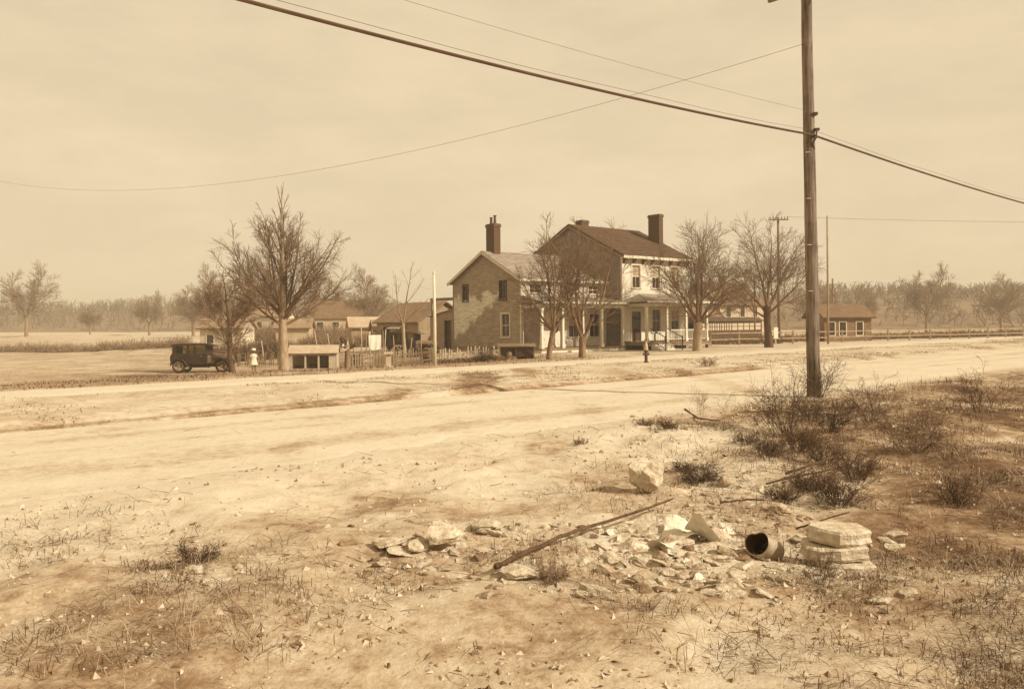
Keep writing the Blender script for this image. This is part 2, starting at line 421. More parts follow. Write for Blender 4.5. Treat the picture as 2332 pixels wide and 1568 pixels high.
def window(parent, side, fixed, u0, u1, z0, z1, blind=None, glass=None, wide=0.10, cap=True, fm=None):
    """window = outer frame mesh, with sash bars, sill and panes as its pieces"""
    fr = MB()
    def B(mb, ua, ub, za, zb, o0, o1):
        if side == 'y-': mb.b2((ua, fixed - o1, za), (ub, fixed - o0, zb))
        elif side == 'x-': mb.b2((fixed - o1, ua, za), (fixed - o0, ub, zb))
        else: mb.b2((fixed + o0, ua, za), (fixed + o1, ub, zb))
    B(fr, u0 - wide, u0, z0 - 0.02, z1, -0.10, 0.045); B(fr, u1, u1 + wide, z0 - 0.02, z1, -0.10, 0.045)
    B(fr, u0 - wide - (0.05 if cap else 0), u1 + wide + (0.05 if cap else 0), z1, z1 + wide * 1.2, -0.10, 0.07)
    f = fr.build('window', fm or M_TRIM, parent)
    s = MB(); B(s, u0 - wide - 0.04, u1 + wide + 0.04, z0 - 0.09, z0 - 0.021, -0.05, 0.10); s.build('sill', fm or M_TRIM, f)
    zm = (z0 + z1) / 2; um = (u0 + u1) / 2
    sb = MB(); B(sb, u0, u1, zm - 0.025, zm + 0.025, -0.062, -0.02); B(sb, um - 0.013, um + 0.013, z0, zm - 0.026, -0.06, -0.03); B(sb, um - 0.013, um + 0.013, zm + 0.026, z1, -0.06, -0.03)
    B(sb, u0, u0 + 0.04, z0, z1, -0.064, -0.018); B(sb, u1 - 0.04, u1, z0, z1, -0.064, -0.018)
    sb.build('sash', fm or M_TRIM, f)
    for a, b in ((u0, um - 0.013), (um + 0.013, u1)):
        for c, d in ((z0, zm - 0.026), (zm + 0.026, z1)):
            g = MB(); B(g, a, b, c, d, -0.075, -0.066)
            upper = c > z0
            mm = M_BLIND if (blind == 'full' or (blind == 'half' and upper)) else (glass or M_GLASS)
            g.build('pane', mm, f)
    return f

def roof_slab(mb, x0, x1, ya, za, yb, zb, th=0.12):
    """sloping slab between the lines (y=ya,z=za) and (y=yb,z=zb)"""
    n = Vector((0, -(zb - za), yb - ya)).normalized(); n = n if n.z > 0 else -n
    vs = []
    for off in (0, -th):
        for x, y, z in ((x0, ya, za), (x1, ya, za), (x1, yb, zb), (x0, yb, zb)):
            vs.append((x, y + n.y * off, z + n.z * off))
    mb.add(vs, [(0, 1, 2, 3), (7, 6, 5, 4), (0, 4, 5, 1), (1, 5, 6, 2), (2, 6, 7, 3), (3, 7, 4, 0)])

def shingle_rows(mb, x0, x1, ya, za, yb, zb, step=0.24, lift=0.028, rnd=None):
    """overlapping courses of shingles, each course a slightly uneven strip"""
    L = math.hypot(yb - ya, zb - za); n = Vector((0, -(zb - za), yb - ya)).normalized(); n = n if n.z > 0 else -n
    k = int(L / step)
    for i in range(k):
        t0 = i / k; t1 = min(1, (i + 1.25) / k); x = x0
        while x < x1 - 1e-3:
            wd = rnd.uniform(0.5, 1.3); xe = min(x1, x + wd); l = lift + rnd.uniform(-0.008, 0.012)
            a = Vector((0, ya + (yb - ya) * t0, za + (zb - za) * t0)); c = Vector((0, ya + (yb - ya) * t1, za + (zb - za) * t1))
            j = rnd.uniform(-0.02, 0.02); d = (c - a).normalized() * j
            p = [a + n * l + d, a + n * l + d, c + n * 0.004, c + n * 0.004, a + d, a + d]
            X = [x, xe, xe, x, x, xe]
            mb.add([(X[q], p[q].y, p[q].z) for q in range(6)], [(0, 1, 2, 3), (0, 4, 5, 1)])
            x = xe + 0.012

rh = random.Random(11)
# ---- main block: x 0..7.1, y 0..10.2
WL, DP, EV, RG = 7.1, 10.2, 6.75, 9.2
front_open = [(1.42 - .42, 1.42 + .42, 4.4, 5.95), (3.53 - .42, 3.53 + .42, 4.4, 5.95), (5.65 - .42, 5.65 + .42, 4.4, 5.95),
              (0.92, 1.88, 0.6, 2.75), (3.1, 4.0, 1.25, 2.85), (5.2, 6.1, 1.25, 2.85)]
siding('wall', M_WHITE, HOUSE, 0, WL, 0.62, (lambda z: (0.0, WL), EV), 0.0, 'y-', front_open)
def main_gable(z):
    if z <= EV: return (0.0, DP)
    k = (z - EV) / (RG - EV); return (DP / 2 * k, DP - DP / 2 * k)
g_open = []
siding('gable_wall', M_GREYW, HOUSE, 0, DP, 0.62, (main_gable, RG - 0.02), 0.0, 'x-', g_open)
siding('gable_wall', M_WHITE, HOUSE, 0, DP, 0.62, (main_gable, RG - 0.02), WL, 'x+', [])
MB().b2((0.16, DP - 0.1, 0.6), (WL - 0.16, DP, EV)).build('back_wall', M_GREYW, HOUSE); MB().b2((0.13, 0.13, 0.55), (WL - 0.13, 0.16, EV)).build('inner_wall', M_GREYW, HOUSE)
mb = MB(); mb.b2((0.03, 0.03, -0.3), (WL - 0.03, DP - 0.03, 0.615)); mb.build('foundation', M_STONE, HOUSE)
for i, (a, b, c, d) in enumerate(front_open):
    if i == 3: continue
    window(HOUSE, 'y-', 0.0, a, b, c, d, blind=('half', 'half', 'full', None, None, 'half')[i])
# front door
mb = MB(); mb.b2((0.80, -0.05, 0.6), (0.92, 0.1, 2.75)); mb.b2((1.88, -0.05, 0.6), (2.0, 0.1, 2.75)); mb.b2((0.78, -0.06, 2.75), (2.02, 0.1, 2.9))
fd = mb.build('door_frame', M_TRIM, HOUSE)
mb = MB(); mb.b2((0.925, 0.04, 0.61), (1.875, 0.085, 2.3)); dd = mb.build('door', M_DARK, HOUSE)
mb = MB(); mb.b2((1.05, 0.03, 0.75), (1.36, 0.045, 1.3)); mb.b2((1.46, 0.03, 0.75), (1.77, 0.045, 1.3)); mb.build('door_panel', M_DARK, dd)
mb = MB(); mb.b2((1.05, 0.032, 1.45), (1.77, 0.042, 2.15)); mb.build('pane', M_GLASS, dd)
mb = MB(); mb.b2((0.93, 0.05, 2.36), (1.87, 0.08, 2.7)); mb.build('transom_pane', M_GLASS, HOUSE)
# corner boards and frieze
for x in (0.0, WL):
    mb = MB(); mb.b2((x - 0.035, -0.04, 0.6), (x + 0.10 if x < 1 else x + 0.035, 0.10, EV - 0.25)) if x < 1 else mb.b2((x - 0.10, -0.04, 0.6), (x + 0.035, 0.1, EV - 0.25))
    mb.build('corner_board', M_TRIM, HOUSE)
mb = MB(); mb.b2((-0.04, -0.045, EV - 0.5), (WL + 0.04, -0.03, EV - 0.02)); mb.build('frieze', M_TRIM, HOUSE)
# roof with eaves
ov = 0.45; sl_ = (RG - EV) / (DP / 2)
mb = MB(); roof_slab(mb, -0.30, WL + 0.30, -ov, EV - ov * sl_ + 0.06, DP / 2, RG + 0.06); roof_slab(mb, -0.30, WL + 0.30, DP + ov, EV - ov * sl_ + 0.06, DP / 2, RG + 0.06)
mr_ = mb.build('roof', M_ROOF, HOUSE)
mb = MB(); shingle_rows(mb, -0.31, WL + 0.31, -ov - 0.02, EV - ov * sl_ + 0.06, DP / 2, RG + 0.065, rnd=rh); shingle_rows(mb, -0.31, WL + 0.31, DP + ov, EV - ov * sl_ + 0.06, DP / 2, RG + 0.065, rnd=rh)
tag(mb.build('shingles', M_ROOF, mr_), kind='stuff')
mb = MB(); mb.b2((-0.32, -ov - 0.05, EV - ov * sl_ - 0.14), (WL + 0.32, -ov - 0.005, EV - ov * sl_ + 0.05)); mb.b2((-0.3, -ov, EV - ov * sl_ - 0.13), (WL + 0.3, -0.04, EV - ov * sl_ - 0.10)); mb.build('cornice', M_TRIM, HOUSE)
for i in range(8):
    x = 0.12 + i * (WL - 0.24) / 7
    mb = MB(); mb.prism([(-0.05, EV - 0.72), (-0.13, EV - 0.6), (-0.36, EV - 0.40), (-0.38, EV - 0.345), (-0.05, EV - 0.345)], 'x', x - 0.05, x + 0.05); mb.build('bracket', M_DARK, HOUSE)
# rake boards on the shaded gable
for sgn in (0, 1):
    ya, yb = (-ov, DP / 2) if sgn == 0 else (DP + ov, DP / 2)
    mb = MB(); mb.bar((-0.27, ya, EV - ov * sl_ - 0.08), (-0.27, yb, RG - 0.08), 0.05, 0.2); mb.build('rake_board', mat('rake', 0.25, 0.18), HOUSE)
# chimneys
def chimney(x0, x1, y0, y1, zb, zt, pots=0):
    mb = MB(); mb.b2((x0, y0, zb), (x1, y1, zt - 0.22)); mb.b2((x0 - 0.05, y0 - 0.05, zt - 0.22), (x1 + 0.05, y1 + 0.05, zt - 0.08)); mb.b2((x0 - 0.02, y0 - 0.02, zt - 0.08), (x1 + 0.02, y1 + 0.02, zt))
    c = mb.build('chimney', M_BRICK, HOUSE)
    # brick courses standing slightly proud, joined because each is far too small to pick out
    cb = MB(); z = zb; r = 0
    while z < zt - 0.3:
        for face in range(2):
            lo, hi = (x0, x1) if face == 0 else (y0, y1)
            u = lo + (0.11 if r % 2 else 0.0)
            while u < hi - 0.02:
                e = min(hi, u + 0.205); p = rh.uniform(0.004, 0.014)
                if face == 0: cb.b2((u, y0 - p, z), (e, y0 + 0.01, z + 0.062))
                else: cb.b2((x0 - p, u, z), (x0 + 0.01, e, z + 0.062))
                u = e + 0.014
        z += 0.078; r += 1
    tag(cb.build('brickwork', M_BRICK, c), kind='stuff')
    for i in range(pots):
        yy = y0 + (y1 - y0) * (0.28 + 0.46 * i); h = 0.52 - 0.1 * i
        MB().lathe([(0.13, zt - 0.02), (0.10, zt + 0.1), (0.085, zt + h), (0.125, zt + h + 0.02), (0.125, zt + h + 0.06), (0.06, zt + h + 0.06)], 12, ((x0 + x1) / 2, yy, 0)).build('chimney_pot', M_BRICK, c, smooth=False)
chimney(6.55, 7.0, 2.2, 3.3, 7.4, 10.25)
chimney(2.6, 3.3, 6.6, 7.3, 8.0, 9.95)
# ---- front porch of the main block
PF, PZ = -2.2, 0.58
mb = MB(); mb.b2((0.0, PF, PZ - 0.12), (WL, -0.03, PZ)); mb.build('porch_floor', M_FLOOR, HOUSE)
mb = MB(); mb.b2((0.0, PF + 0.06, 0.34), (0.05, -0.05, PZ - 0.13)); mb.b2((0.0, PF + 0.04, 0.30), (WL, PF + 0.09, PZ - 0.13)); mb.build('porch_skirt', M_GREYW, HOUSE)
for x in (0.1, 2.35, 4.4, 6.9):
    for y in (PF + 0.2,):
        mb = MB(); mb.b2((x - 0.13, y - 0.13, -0.3), (x + 0.13, y + 0.13, PZ - 0.125)); mb.build('porch_pier', M_STONE, HOUSE)
POST_TOP = 3.02
def porch_post(x, y, zb, zt):
    mb = MB(); mb.b2((x - 0.12, y - 0.12, zb), (x + 0.12, y + 0.12, zb + 0.22)); mb.box((x, y, (zb + zt) / 2 + 0.03), (0.17, 0.17, zt - zb - 0.38), taper=0.9); mb.b2((x - 0.11, y - 0.11, zt - 0.16), (x + 0.11, y + 0.11, zt))
    mb.build('porch_post', M_TRIM, HOUSE)
for x in (0.22, 2.3, 4.38, 6.75): porch_post(x, PF + 0.18, PZ, POST_TOP)
mb = MB(); mb.b2((0.08, PF + 0.07, POST_TOP), (WL - 0.1, PF + 0.29, POST_TOP + 0.22)); mb.b2((0.1, PF + 0.30, POST_TOP), (0.3, -0.05, POST_TOP + 0.22)); mb.b2((WL - 0.32, PF + 0.30, POST_TOP), (WL - 0.12, -0.05, POST_TOP + 0.22)); mb.build('porch_beam', M_TRIM, HOUSE)
mb = MB(); mb.b2((0.0, PF - 0.02, POST_TOP + 0.225), (WL, -0.04, POST_TOP + 0.25)); mb.build('porch_ceiling', M_DARK, HOUSE)
def porch_roof(x0, x1, yf, yw, ze, zw, hipl=0.0, hipr=0.0, m=None):
    mb = MB(); v = [(x0, yf, ze), (x1, yf, ze), (x1 - hipr, yw, zw), (x0 + hipl, yw, zw), (x0, yf, ze - 0.05), (x1, yf, ze - 0.05), (x1, yw, ze - 0.05), (x0, yw, ze - 0.05)]
    mb.add(v, [(0, 1, 2, 3), (4, 5, 1, 0), (7, 6, 5, 4), (0, 3, 7, 4), (1, 5, 6, 2), (2, 6, 7, 3)])
    r = mb.build('porch_roof', m or M_WROOF, HOUSE)
    rows = MB(); n = 8
    for i in range(n):
        t0, t1 = i / n, min(1, (i + 1.2) / n)
        def pt(t, l, s_): return ((x0 + hipl * t) if s_ == 0 else (x1 - hipr * t), yf + (yw - yf) * t, ze + (zw - ze) * t + l)
        rows.add([pt(t0, 0.03, 0), pt(t0, 0.03, 1), pt(t1, 0.006, 1), pt(t1, 0.006, 0), pt(t0, 0.0, 0), pt(t0, 0.0, 1)], [(0, 1, 2, 3), (0, 4, 5, 1)])
    tag(rows.build('shingles', m or M_WROOF, r), kind='stuff')
    g = MB(); g.b2((x0 - 0.03, yf - 0.06, ze - 0.10), (x1 + 0.03, yf - 0.012, ze + 0.02)); g.build('gutter', M_TRIM, r)
porch_roof(-0.3, WL + 0.3, PF - 0.35, -0.03, POST_TOP + 0.34, 3.95, 1.9, 1.9)
mb = MB(); mb.b2((-0.22, PF - 0.26, POST_TOP + 0.255), (WL + 0.22, PF - 0.22, POST_TOP + 0.285)); mb.build('fascia', M_DARK, HOUSE)
# railing on the far bays
def railing(p, q, h, n, m=M_TRIM, name='porch_railing'):
    p, q = Vector(p), Vector(q); up = Vector((0, 0, 1))
    mb = MB(); mb.bar(p + up * h, q + up * h, 0.07, 0.06); mb.bar(p + up * 0.14, q + up * 0.14, 0.05, 0.05)
    r = mb.build(name, m, HOUSE)
    b = MB()
    for i in range(n):
        c = p.lerp(q, (i + 0.5) / n); b.box(c + up * ((h + 0.14) / 2), (0.03, 0.03, h - 0.2))
    tag(b.build('balusters', m, r), kind='stuff')
railing((4.5, PF + 0.18, PZ), (6.65, PF + 0.18, PZ), 0.8, 16)
railing((2.42, PF + 0.18, PZ), (4.28, PF + 0.18, PZ), 0.8, 14)
# steps with iron handrails
for i in range(4):
    z = PZ - 0.145 * (i + 1); y = PF - 0.3 * i
    mb = MB(); mb.b2((0.45, y - 0.31, -0.25), (2.12, y - 0.004 * i - 0.003, z)); mb.build('step', M_TRIM, HOUSE)
for x in (0.42, 2.16):
    a = Vector((x, PF + 0.02, PZ)); b = Vector((x, PF - 1.3, -0.02)); up = Vector((0, 0, 1))
    mb = MB(); mb.tube([a + up * 0.92, b + up * 0.92], 0.03, 6); mb.tube([b, b + up * 1.02], 0.045, 6); mb.tube([a + up * 0.12, b + up * 0.15], 0.02, 6)
    r = mb.build('handrail', M_IRON, HOUSE)
    bb = MB()
    for i in range(1, 9):
        c = a.lerp(b, i / 9); bb.tube([c + up * 0.1, c + up * 0.92], 0.013, 4)
    tag(bb.build('balusters', M_IRON, r), kind='stuff')

# ---- side wing: x -7.9..0, y 1.55..9.18
WX, WY0, WY1, WE, WR = -7.9, 1.55, 9.18, 4.95, 6.85
wy = (WY0 + WY1) / 2
w_open = [(-7.2, -6.2, 3.95, 4.5), (-4.5, -3.5, 3.95, 4.5), (-1.8, -0.8, 3.95, 4.5),
          (-7.2, -6.0, 0.95, 2.5), (-5.3, -4.4, 0.42, 2.6), (-3.7, -2.7, 1.0, 2.55), (-1.7, -0.7, 1.0, 2.55)]
siding('wing_wall', M_WHITE, HOUSE, WX, -0.03, 0.32, (lambda z: (WX, -0.03), WE), WY0, 'y-', w_open)
for i, (a, b, c, d) in enumerate(w_open):
    if i == 4: continue
    window(HOUSE, 'y-', WY0, a, b, c, d, blind='half' if i in (5,) else None, wide=0.09)
mb = MB(); mb.b2((-5.42, WY0 - 0.05, 0.4), (-5.3, WY0 + 0.1, 2.6)); mb.b2((-4.4, WY0 - 0.05, 0.4), (-4.28, WY0 + 0.1, 2.6)); mb.b2((-5.44, WY0 - 0.06, 2.6), (-4.26, WY0 + 0.1, 2.74)); mb.build('door_frame', M_TRIM, HOUSE)
mb = MB(); mb.b2((-5.295, WY0 + 0.03, 0.42), (-4.405, WY0 + 0.07, 2.595)); sd = mb.build('door', M_TRIM, HOUSE)
ovl = [(-4.85 + 0.26 * math.cos(t), 1.75 + 0.5 * math.sin(t)) for t in [2 * math.pi * i / 20 for i in range(20)]]
mb = MB(); mb.prism(ovl, 'y', WY0 + 0.015, WY0 + 0.025); mb.build('oval_pane', M_GLASS, sd)
def wing_gable(z):
    if z <= WE: return (WY0, WY1)
    k = (z - WE) / (WR - WE); return (WY0 + (wy - WY0) * k, WY1 - (WY1 - wy) * k)
wg_open = [(3.05, 3.75, 3.55, 4.75), (7.35, 7.95, 3.55, 4.65), (2.75, 3.6, 1.05, 2.55)]
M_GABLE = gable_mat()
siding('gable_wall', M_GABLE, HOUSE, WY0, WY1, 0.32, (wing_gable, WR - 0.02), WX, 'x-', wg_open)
for a, b, c, d in wg_open:
    window(HOUSE, 'x-', WX, a, b, c, d, wide=0.06 if c > 3 else 0.10, cap=False, fm=M_DARK if c > 3 else None)
mb = MB(); mb.b2((WX + 0.17, WY0 + 0.15, 0.3), (WX + 0.20, WY1 - 0.1, WE)); mb.b2((WX + 0.17, WY1 - 0.1, 0.3), (-0.05, WY1, WE)); mb.b2((WX + 0.17, WY0 + 0.12, 0.3), (-0.05, WY0 + 0.15, WE)); mb.build('back_wall', M_GREYW, HOUSE)
mb = MB(); mb.b2((WX + 0.03, WY0 + 0.03, -0.3), (-0.04, WY1 - 0.03, 0.315)); mb.build('foundation', M_STONE, HOUSE)
mb = MB(); mb.b2((WX - 0.035, WY0 - 0.04, 0.3), (WX + 0.09, WY0 + 0.09, WE - 0.05)); mb.build('corner_board', M_TRIM, HOUSE)
mb = MB(); mb.b2((WX - 0.035, WY1 - 0.09, 0.3), (WX + 0.09, WY1 + 0.03, WE - 0.05)); mb.build('corner_board', mat('grey_trim', 0.28, 0.2), HOUSE)
wo_ = 0.32; ws = (WR - WE) / (wy - WY0)
mb = MB(); roof_slab(mb, WX - 0.35, -0.02, WY0 - wo_, WE - wo_ * ws + 0.05, wy, WR + 0.05); roof_slab(mb, WX - 0.35, -0.02, WY1 + wo_, WE - wo_ * ws + 0.05, wy, WR + 0.05)
wr_ = mb.build('wing_roof', M_WROOF, HOUSE)
mb = MB(); shingle_rows(mb, WX - 0.36, -0.02, WY0 - wo_ - 0.02, WE - wo_ * ws + 0.05, wy, WR + 0.055, rnd=rh)
tag(mb.build('shingles', M_WROOF, wr_), kind='stuff')
mb = MB(); mb.b2((WX - 0.36, WY0 - wo_ - 0.05, WE - wo_ * ws - 0.12), (-0.03, WY0 - wo_ - 0.005, WE - wo_ * ws + 0.03)); mb.b2((WX - 0.02, WY0 - wo_, WE - wo_ * ws - 0.10), (-0.03, WY0 - 0.03, WE - wo_ * ws - 0.08)); mb.build('cornice', M_TRIM, HOUSE)
for ya in (WY0 - wo_, WY1 + wo_):
    mb = MB(); mb.bar((WX - 0.33, ya, WE - wo_ * ws - 0.06), (WX - 0.33, wy, WR - 0.06), 0.05, 0.18); mb.build('rake_board', M_TRIM, HOUSE)
chimney(-7.45, -6.9, wy - 0.45, wy + 0.45, 6.5, 8.8, pots=2)
# wing porch
QF = -0.4
mb = MB(); mb.b2((WX + 0.05, QF, 0.2), (-0.06, WY0 - 0.03, 0.31)); mb.build('porch_floor', M_FLOOR, HOUSE)
mb = MB(); mb.b2((WX + 0.08, QF + 0.05, -0.25), (-0.08, QF + 0.09, 0.195)); mb.b2((WX + 0.08, QF + 0.1, -0.25), (WX + 0.12, WY0 - 0.03, 0.195)); mb.build('porch_skirt', M_TRIM, HOUSE)
for x in (WX + 0.2, -5.9, -4.1, -2.3, -0.25): porch_post(x, QF + 0.16, 0.31, 2.92)
mb = MB(); mb.b2((WX + 0.1, QF + 0.05, 2.92), (-0.1, QF + 0.27, 3.14)); mb.b2((WX + 0.1, QF + 0.28, 2.92), (WX + 0.3, WY0 - 0.05, 3.14)); mb.build('porch_beam', M_TRIM, HOUSE)
porch_roof(WX - 0.1, -0.06, QF - 0.25, WY0 - 0.03, 3.28, 3.72, 0.0, 0.0, M_WROOF)
mb = MB(); mb.b2((WX - 0.05, QF - 0.18, 3.17), (-0.08, QF - 0.14, 3.215)); mb.build('fascia', M_DARK, HOUSE)
# boarded end of the wing porch
mb = MB()
for i in range(11):
    y = QF + 0.34 + i * 0.142
    mb.b2((WX + 0.16, y, 0.32), (WX + 0.19, y + 0.132, 2.9))
tag(mb.build('end_boards', M_GREYW, HOUSE), kind='stuff')
mb = MB(); mb.bar((-4.85, QF - 0.15, -0.1), (-4.85, QF - 0.15, 0.14), 1.4, 0.3); mb.build('step', M_TRIM, HOUSE)
# rear lean-to with a dark doorway, and the arbour beam above it
siding('lean_to_wall', mat('lean_boards', 0.30, 0.22, scale=1.6, bump=0.15), HOUSE, WY1, 12.3, -0.3, (lambda z: (WY1 + 0.02, min(12.3, 12.3 if z < 2.45 else WY1 + (3.0 - z) / 0.55 * 3.1)), 2.98), WX + 0.05, 'x-', [(9.55, 10.35, -0.3, 2.15)])
mb = MB(); mb.b2((WX + 0.06, 9.45, -0.3), (WX + 0.0, 9.55, 2.25)); mb.b2((WX + 0.06, 10.35, -0.3), (WX + 0.0, 10.45, 2.25)); mb.build('door_frame', M_GREYW, HOUSE)
mb = MB(); mb.b2((WX + 0.16, 9.56, -0.3), (WX + 0.20, 10.34, 2.15)); mb.build('door', M_DARK, HOUSE)
mb = MB(); mb.add([(WX - 0.1, WY1 + 0.02, 3.02), (-3.5, WY1 + 0.02, 3.02), (-3.5, 12.5, 2.5), (WX - 0.1, 12.5, 2.5), (WX - 0.1, WY1 + 0.02, 2.96), (-3.5, WY1 + 0.02, 2.96), (-3.5, 12.5, 2.44), (WX - 0.1, 12.5, 2.44)],
                  [(0, 1, 2, 3), (7, 6, 5, 4), (0, 3, 7, 4), (1, 5, 6, 2), (2, 6, 7, 3), (0, 4, 5, 1)]); mb.build('lean_to_roof', M_WROOF, HOUSE)
mb = MB(); mb.b2((WX + 0.25, 12.2, -0.3), (-3.6, 12.26, 2.45)); mb.build('back_wall', M_GREYW, HOUSE)
mb = MB(); mb.b2((WX - 0.05, WY1 + 0.05, 3.62), (WX + 0.12, 12.15, 3.84)); mb.b2((WX - 0.04, 11.9, 2.45), (WX + 0.1, 12.04, 3.62)); mb.build('arbour_beam', M_GREYW, HOUSE)

# ------------------------------------------------------------------ bare trees
M_BARK = mat('bark', 0.20, 0.105, scale=7, rough=0.95, bump=0.9, bscale=16, stretch=(1, 1, 0.25))
M_BARKD = mat('dark_bark', 0.085, 0.04, scale=7, rough=0.95, bump=0.9, bscale=16, stretch=(1, 1, 0.25))
M_BARKL = mat('light_bark', 0.33, 0.18, scale=7, rough=0.95, bump=0.9, bscale=16, stretch=(1, 1, 0.25))
M_TWIG = mat('twigs', 0.15, 0.10, scale=3, rough=0.95)
M_TWIGP = mat('pale_twigs', 0.22, 0.15, scale=3, rough=0.95)
def norm(a): return a / np.maximum(np.linalg.norm(a, axis=-1, keepdims=True), 1e-9)
def grow(rng, st, di, L, n, wander, trop):
    P = [st]; d = norm(di)
    for i in range(n):
        d = norm(d + rng.normal(0, wander, d.shape) + np.array([0, 0, 1.0]) * (trop if np.isscalar(trop) else trop[:, None]))
        P.append(P[-1] + d * (L / n)[:, None])
    return np.stack(P, 1)
def tubes(P, R, k):
    M, n, _ = P.shape
    T = np.empty_like(P); T[:, 1:-1] = P[:, 2:] - P[:, :-2]; T[:, 0] = P[:, 1] - P[:, 0]; T[:, -1] = P[:, -1] - P[:, -2]; T = norm(T)
    ref = np.where(np.abs(T[..., 2:3]) < 0.9, np.array([0, 0, 1.0]), np.array([1.0, 0.2, 0]))
    A = norm(np.cross(T, ref)); B = np.cross(T, A)
    th = np.arange(k) * 2 * np.pi / k
    V = P[:, :, None, :] + R[:, :, None, None] * (A[:, :, None, :] * np.cos(th)[None, None, :, None] + B[:, :, None, :] * np.sin(th)[None, None, :, None])
    i = np.arange(M * n * k).reshape(M, n, k); j = np.roll(i, -1, 2)
    Fq = np.stack([i[:, :-1], j[:, :-1], j[:, 1:], i[:, 1:]], -1).reshape(-1, 4)
    return V.reshape(-1, 3), Fq
def kids(rng, P, R, L, c, t0, t1, ang, ratio, rr, taperlen=0.55):
    """c children on each branch between fractions t0..t1"""
    M, n, _ = P.shape
    t = (np.arange(c)[None, :] + rng.uniform(0.1, 0.9, (M, c))) / c * (t1 - t0) + t0
    f = t * (n - 1); i = np.minimum(f.astype(int), n - 2); fr = (f - i)[..., None]
    m = np.arange(M)[:, None]
    S = P[m, i] * (1 - fr) + P[m, i + 1] * fr; T = norm(P[m, i + 1] - P[m, i]); rad = R[m, i] * (1 - fr[..., 0]) + R[m, i + 1] * fr[..., 0]
    az = (np.arange(c)[None, :] * 2.4 + rng.uniform(0, 6.28, (M, 1)) + rng.normal(0, 0.5, (M, c)))
    ref = np.where(np.abs(T[..., 2:3]) < 0.9, np.array([0, 0, 1.0]), np.array([1.0, 0.2, 0])); A = norm(np.cross(T, ref)); B = np.cross(T, A)
    an = np.radians(rng.normal(ang, 9, (M, c)))[..., None]
    D = T * np.cos(an) + (A * np.cos(az)[..., None] + B * np.sin(az)[..., None]) * np.sin(an)
    Ln = L[:, None] * ratio * (1 - taperlen * (t - t0) / max(t1 - t0, 1e-3)) * rng.uniform(0.75, 1.2, (M, c))
    return S.reshape(-1, 3), D.reshape(-1, 3), Ln.ravel(), np.minimum(rad * rr, rad * 0.9).ravel()
class Acc:
    def __init__(s): s.V = []; s.F = []; s.n = 0
    def add(s, V, Fq): s.V.append(V); s.F.append(Fq + s.n); s.n += len(V)
    def build(s, name, m, parent, smooth=True): return np_mesh(name, np.concatenate(s.V), np.concatenate(s.F), m, parent, smooth)

def finish_crown(rng, levels, acc, P, R, L):
    """levels: list of (children, t0, t1, angle, ratio, radius ratio, n, wander, tropism, sides, tip)"""
    for c, t0, t1, ang, ratio, rr, n, wa, tr, k, tip in levels:
        S, D, Ln, r0 = kids(rng, P, R, L, c, t0, t1, ang, ratio, rr)
        kp = rng.uniform(0, 1, len(Ln)) < np.clip(Ln / (np.percentile(Ln, 70) + 1e-9), 0.2, 1) ** 1.3
        S, D, Ln, r0 = S[kp], D[kp], Ln[kp], np.maximum(r0[kp], tip * 1.5)
        P = grow(rng, S, D, Ln, n, wa, tr)
        R = r0[:, None] * (1 - np.linspace(0, 1, n + 1)[None, :]) + tip * np.linspace(0, 1, n + 1)[None, :]
        L = Ln; acc.add(*tubes(P, R, k))

def leader_tree(seed, H, r0, bare, spread, nl, name, loc, label, group=None, bark=None, twig=None, fine=1.0, lean=(0, 0)):
    """one straight leader with many ascending limbs"""
    rng = np.random.default_rng(seed)
    root = empty(name, loc, 0, label, 'tree', group)
    z = np.linspace(-0.25, H, 16); wob = np.cumsum(rng.normal(0, 0.035, (16, 2)), 0) * (H / 10)
    wob -= wob[1]; wob[0] = 0
    P = np.stack([wob[:, 0] + lean[0] * z / H, wob[:, 1] + lean[1] * z / H, z], -1)[None]
    k = np.clip(z / H, 0, 1); R = (r0 * (1 - k) ** 1.05 + 0.012)[None]; R[0, 0] *= 1.35; R[0, 1] *= 1.18
    a = Acc(); a.add(*tubes(P, R, 10)); a.build('trunk', bark or M_BARK, root)
    acc = Acc()
    t = np.sort(rng.uniform(0, 1, nl)) ** 1.35; zz = bare + (H * 0.97 - bare) * t
    px = np.interp(zz, z, P[0, :, 0]); py = np.interp(zz, z, P[0, :, 1]); S = np.stack([px, py, zz], -1)
    az = np.arange(nl) * 2.399 + rng.normal(0, 0.35, nl); el = np.radians(rng.normal(29, 10, nl) + 30 * t)
    D = np.stack([np.cos(az) * np.cos(el), np.sin(az) * np.cos(el), np.sin(el)], -1)
    L = spread * (1.05 - 0.74 * t ** 0.9) * rng.uniform(0.72, 1.15, nl) * (0.75 + 0.25 * np.minimum(1, t * 6))
    rb = np.interp(zz, z, R[0]) * rng.uniform(0.22, 0.40, nl); rb = np.maximum(rb, 0.016)
    Pb = grow(rng, S, D, L, 8, 0.06, 0.045); Rb = rb[:, None] * (1 - np.linspace(0, 1, 9)[None]) + 0.008
    acc.add(*tubes(Pb, Rb, 6))
    finish_crown(rng, [(10, 0.15, 0.98, 33, 0.52, 0.45, 5, 0.09, 0.03, 4, 0.007 * fine),
                       (8, 0.12, 0.98, 32, 0.55, 0.5, 4, 0.11, 0.03, 3, 0.0062 * fine),
                       (5, 0.15, 1.0, 30, 0.66, 0.6, 3, 0.13, 0.02, 3, 0.0050 * fine)], acc, Pb, Rb, L)
    acc.build('crown', twig or M_TWIG, root)
    return root

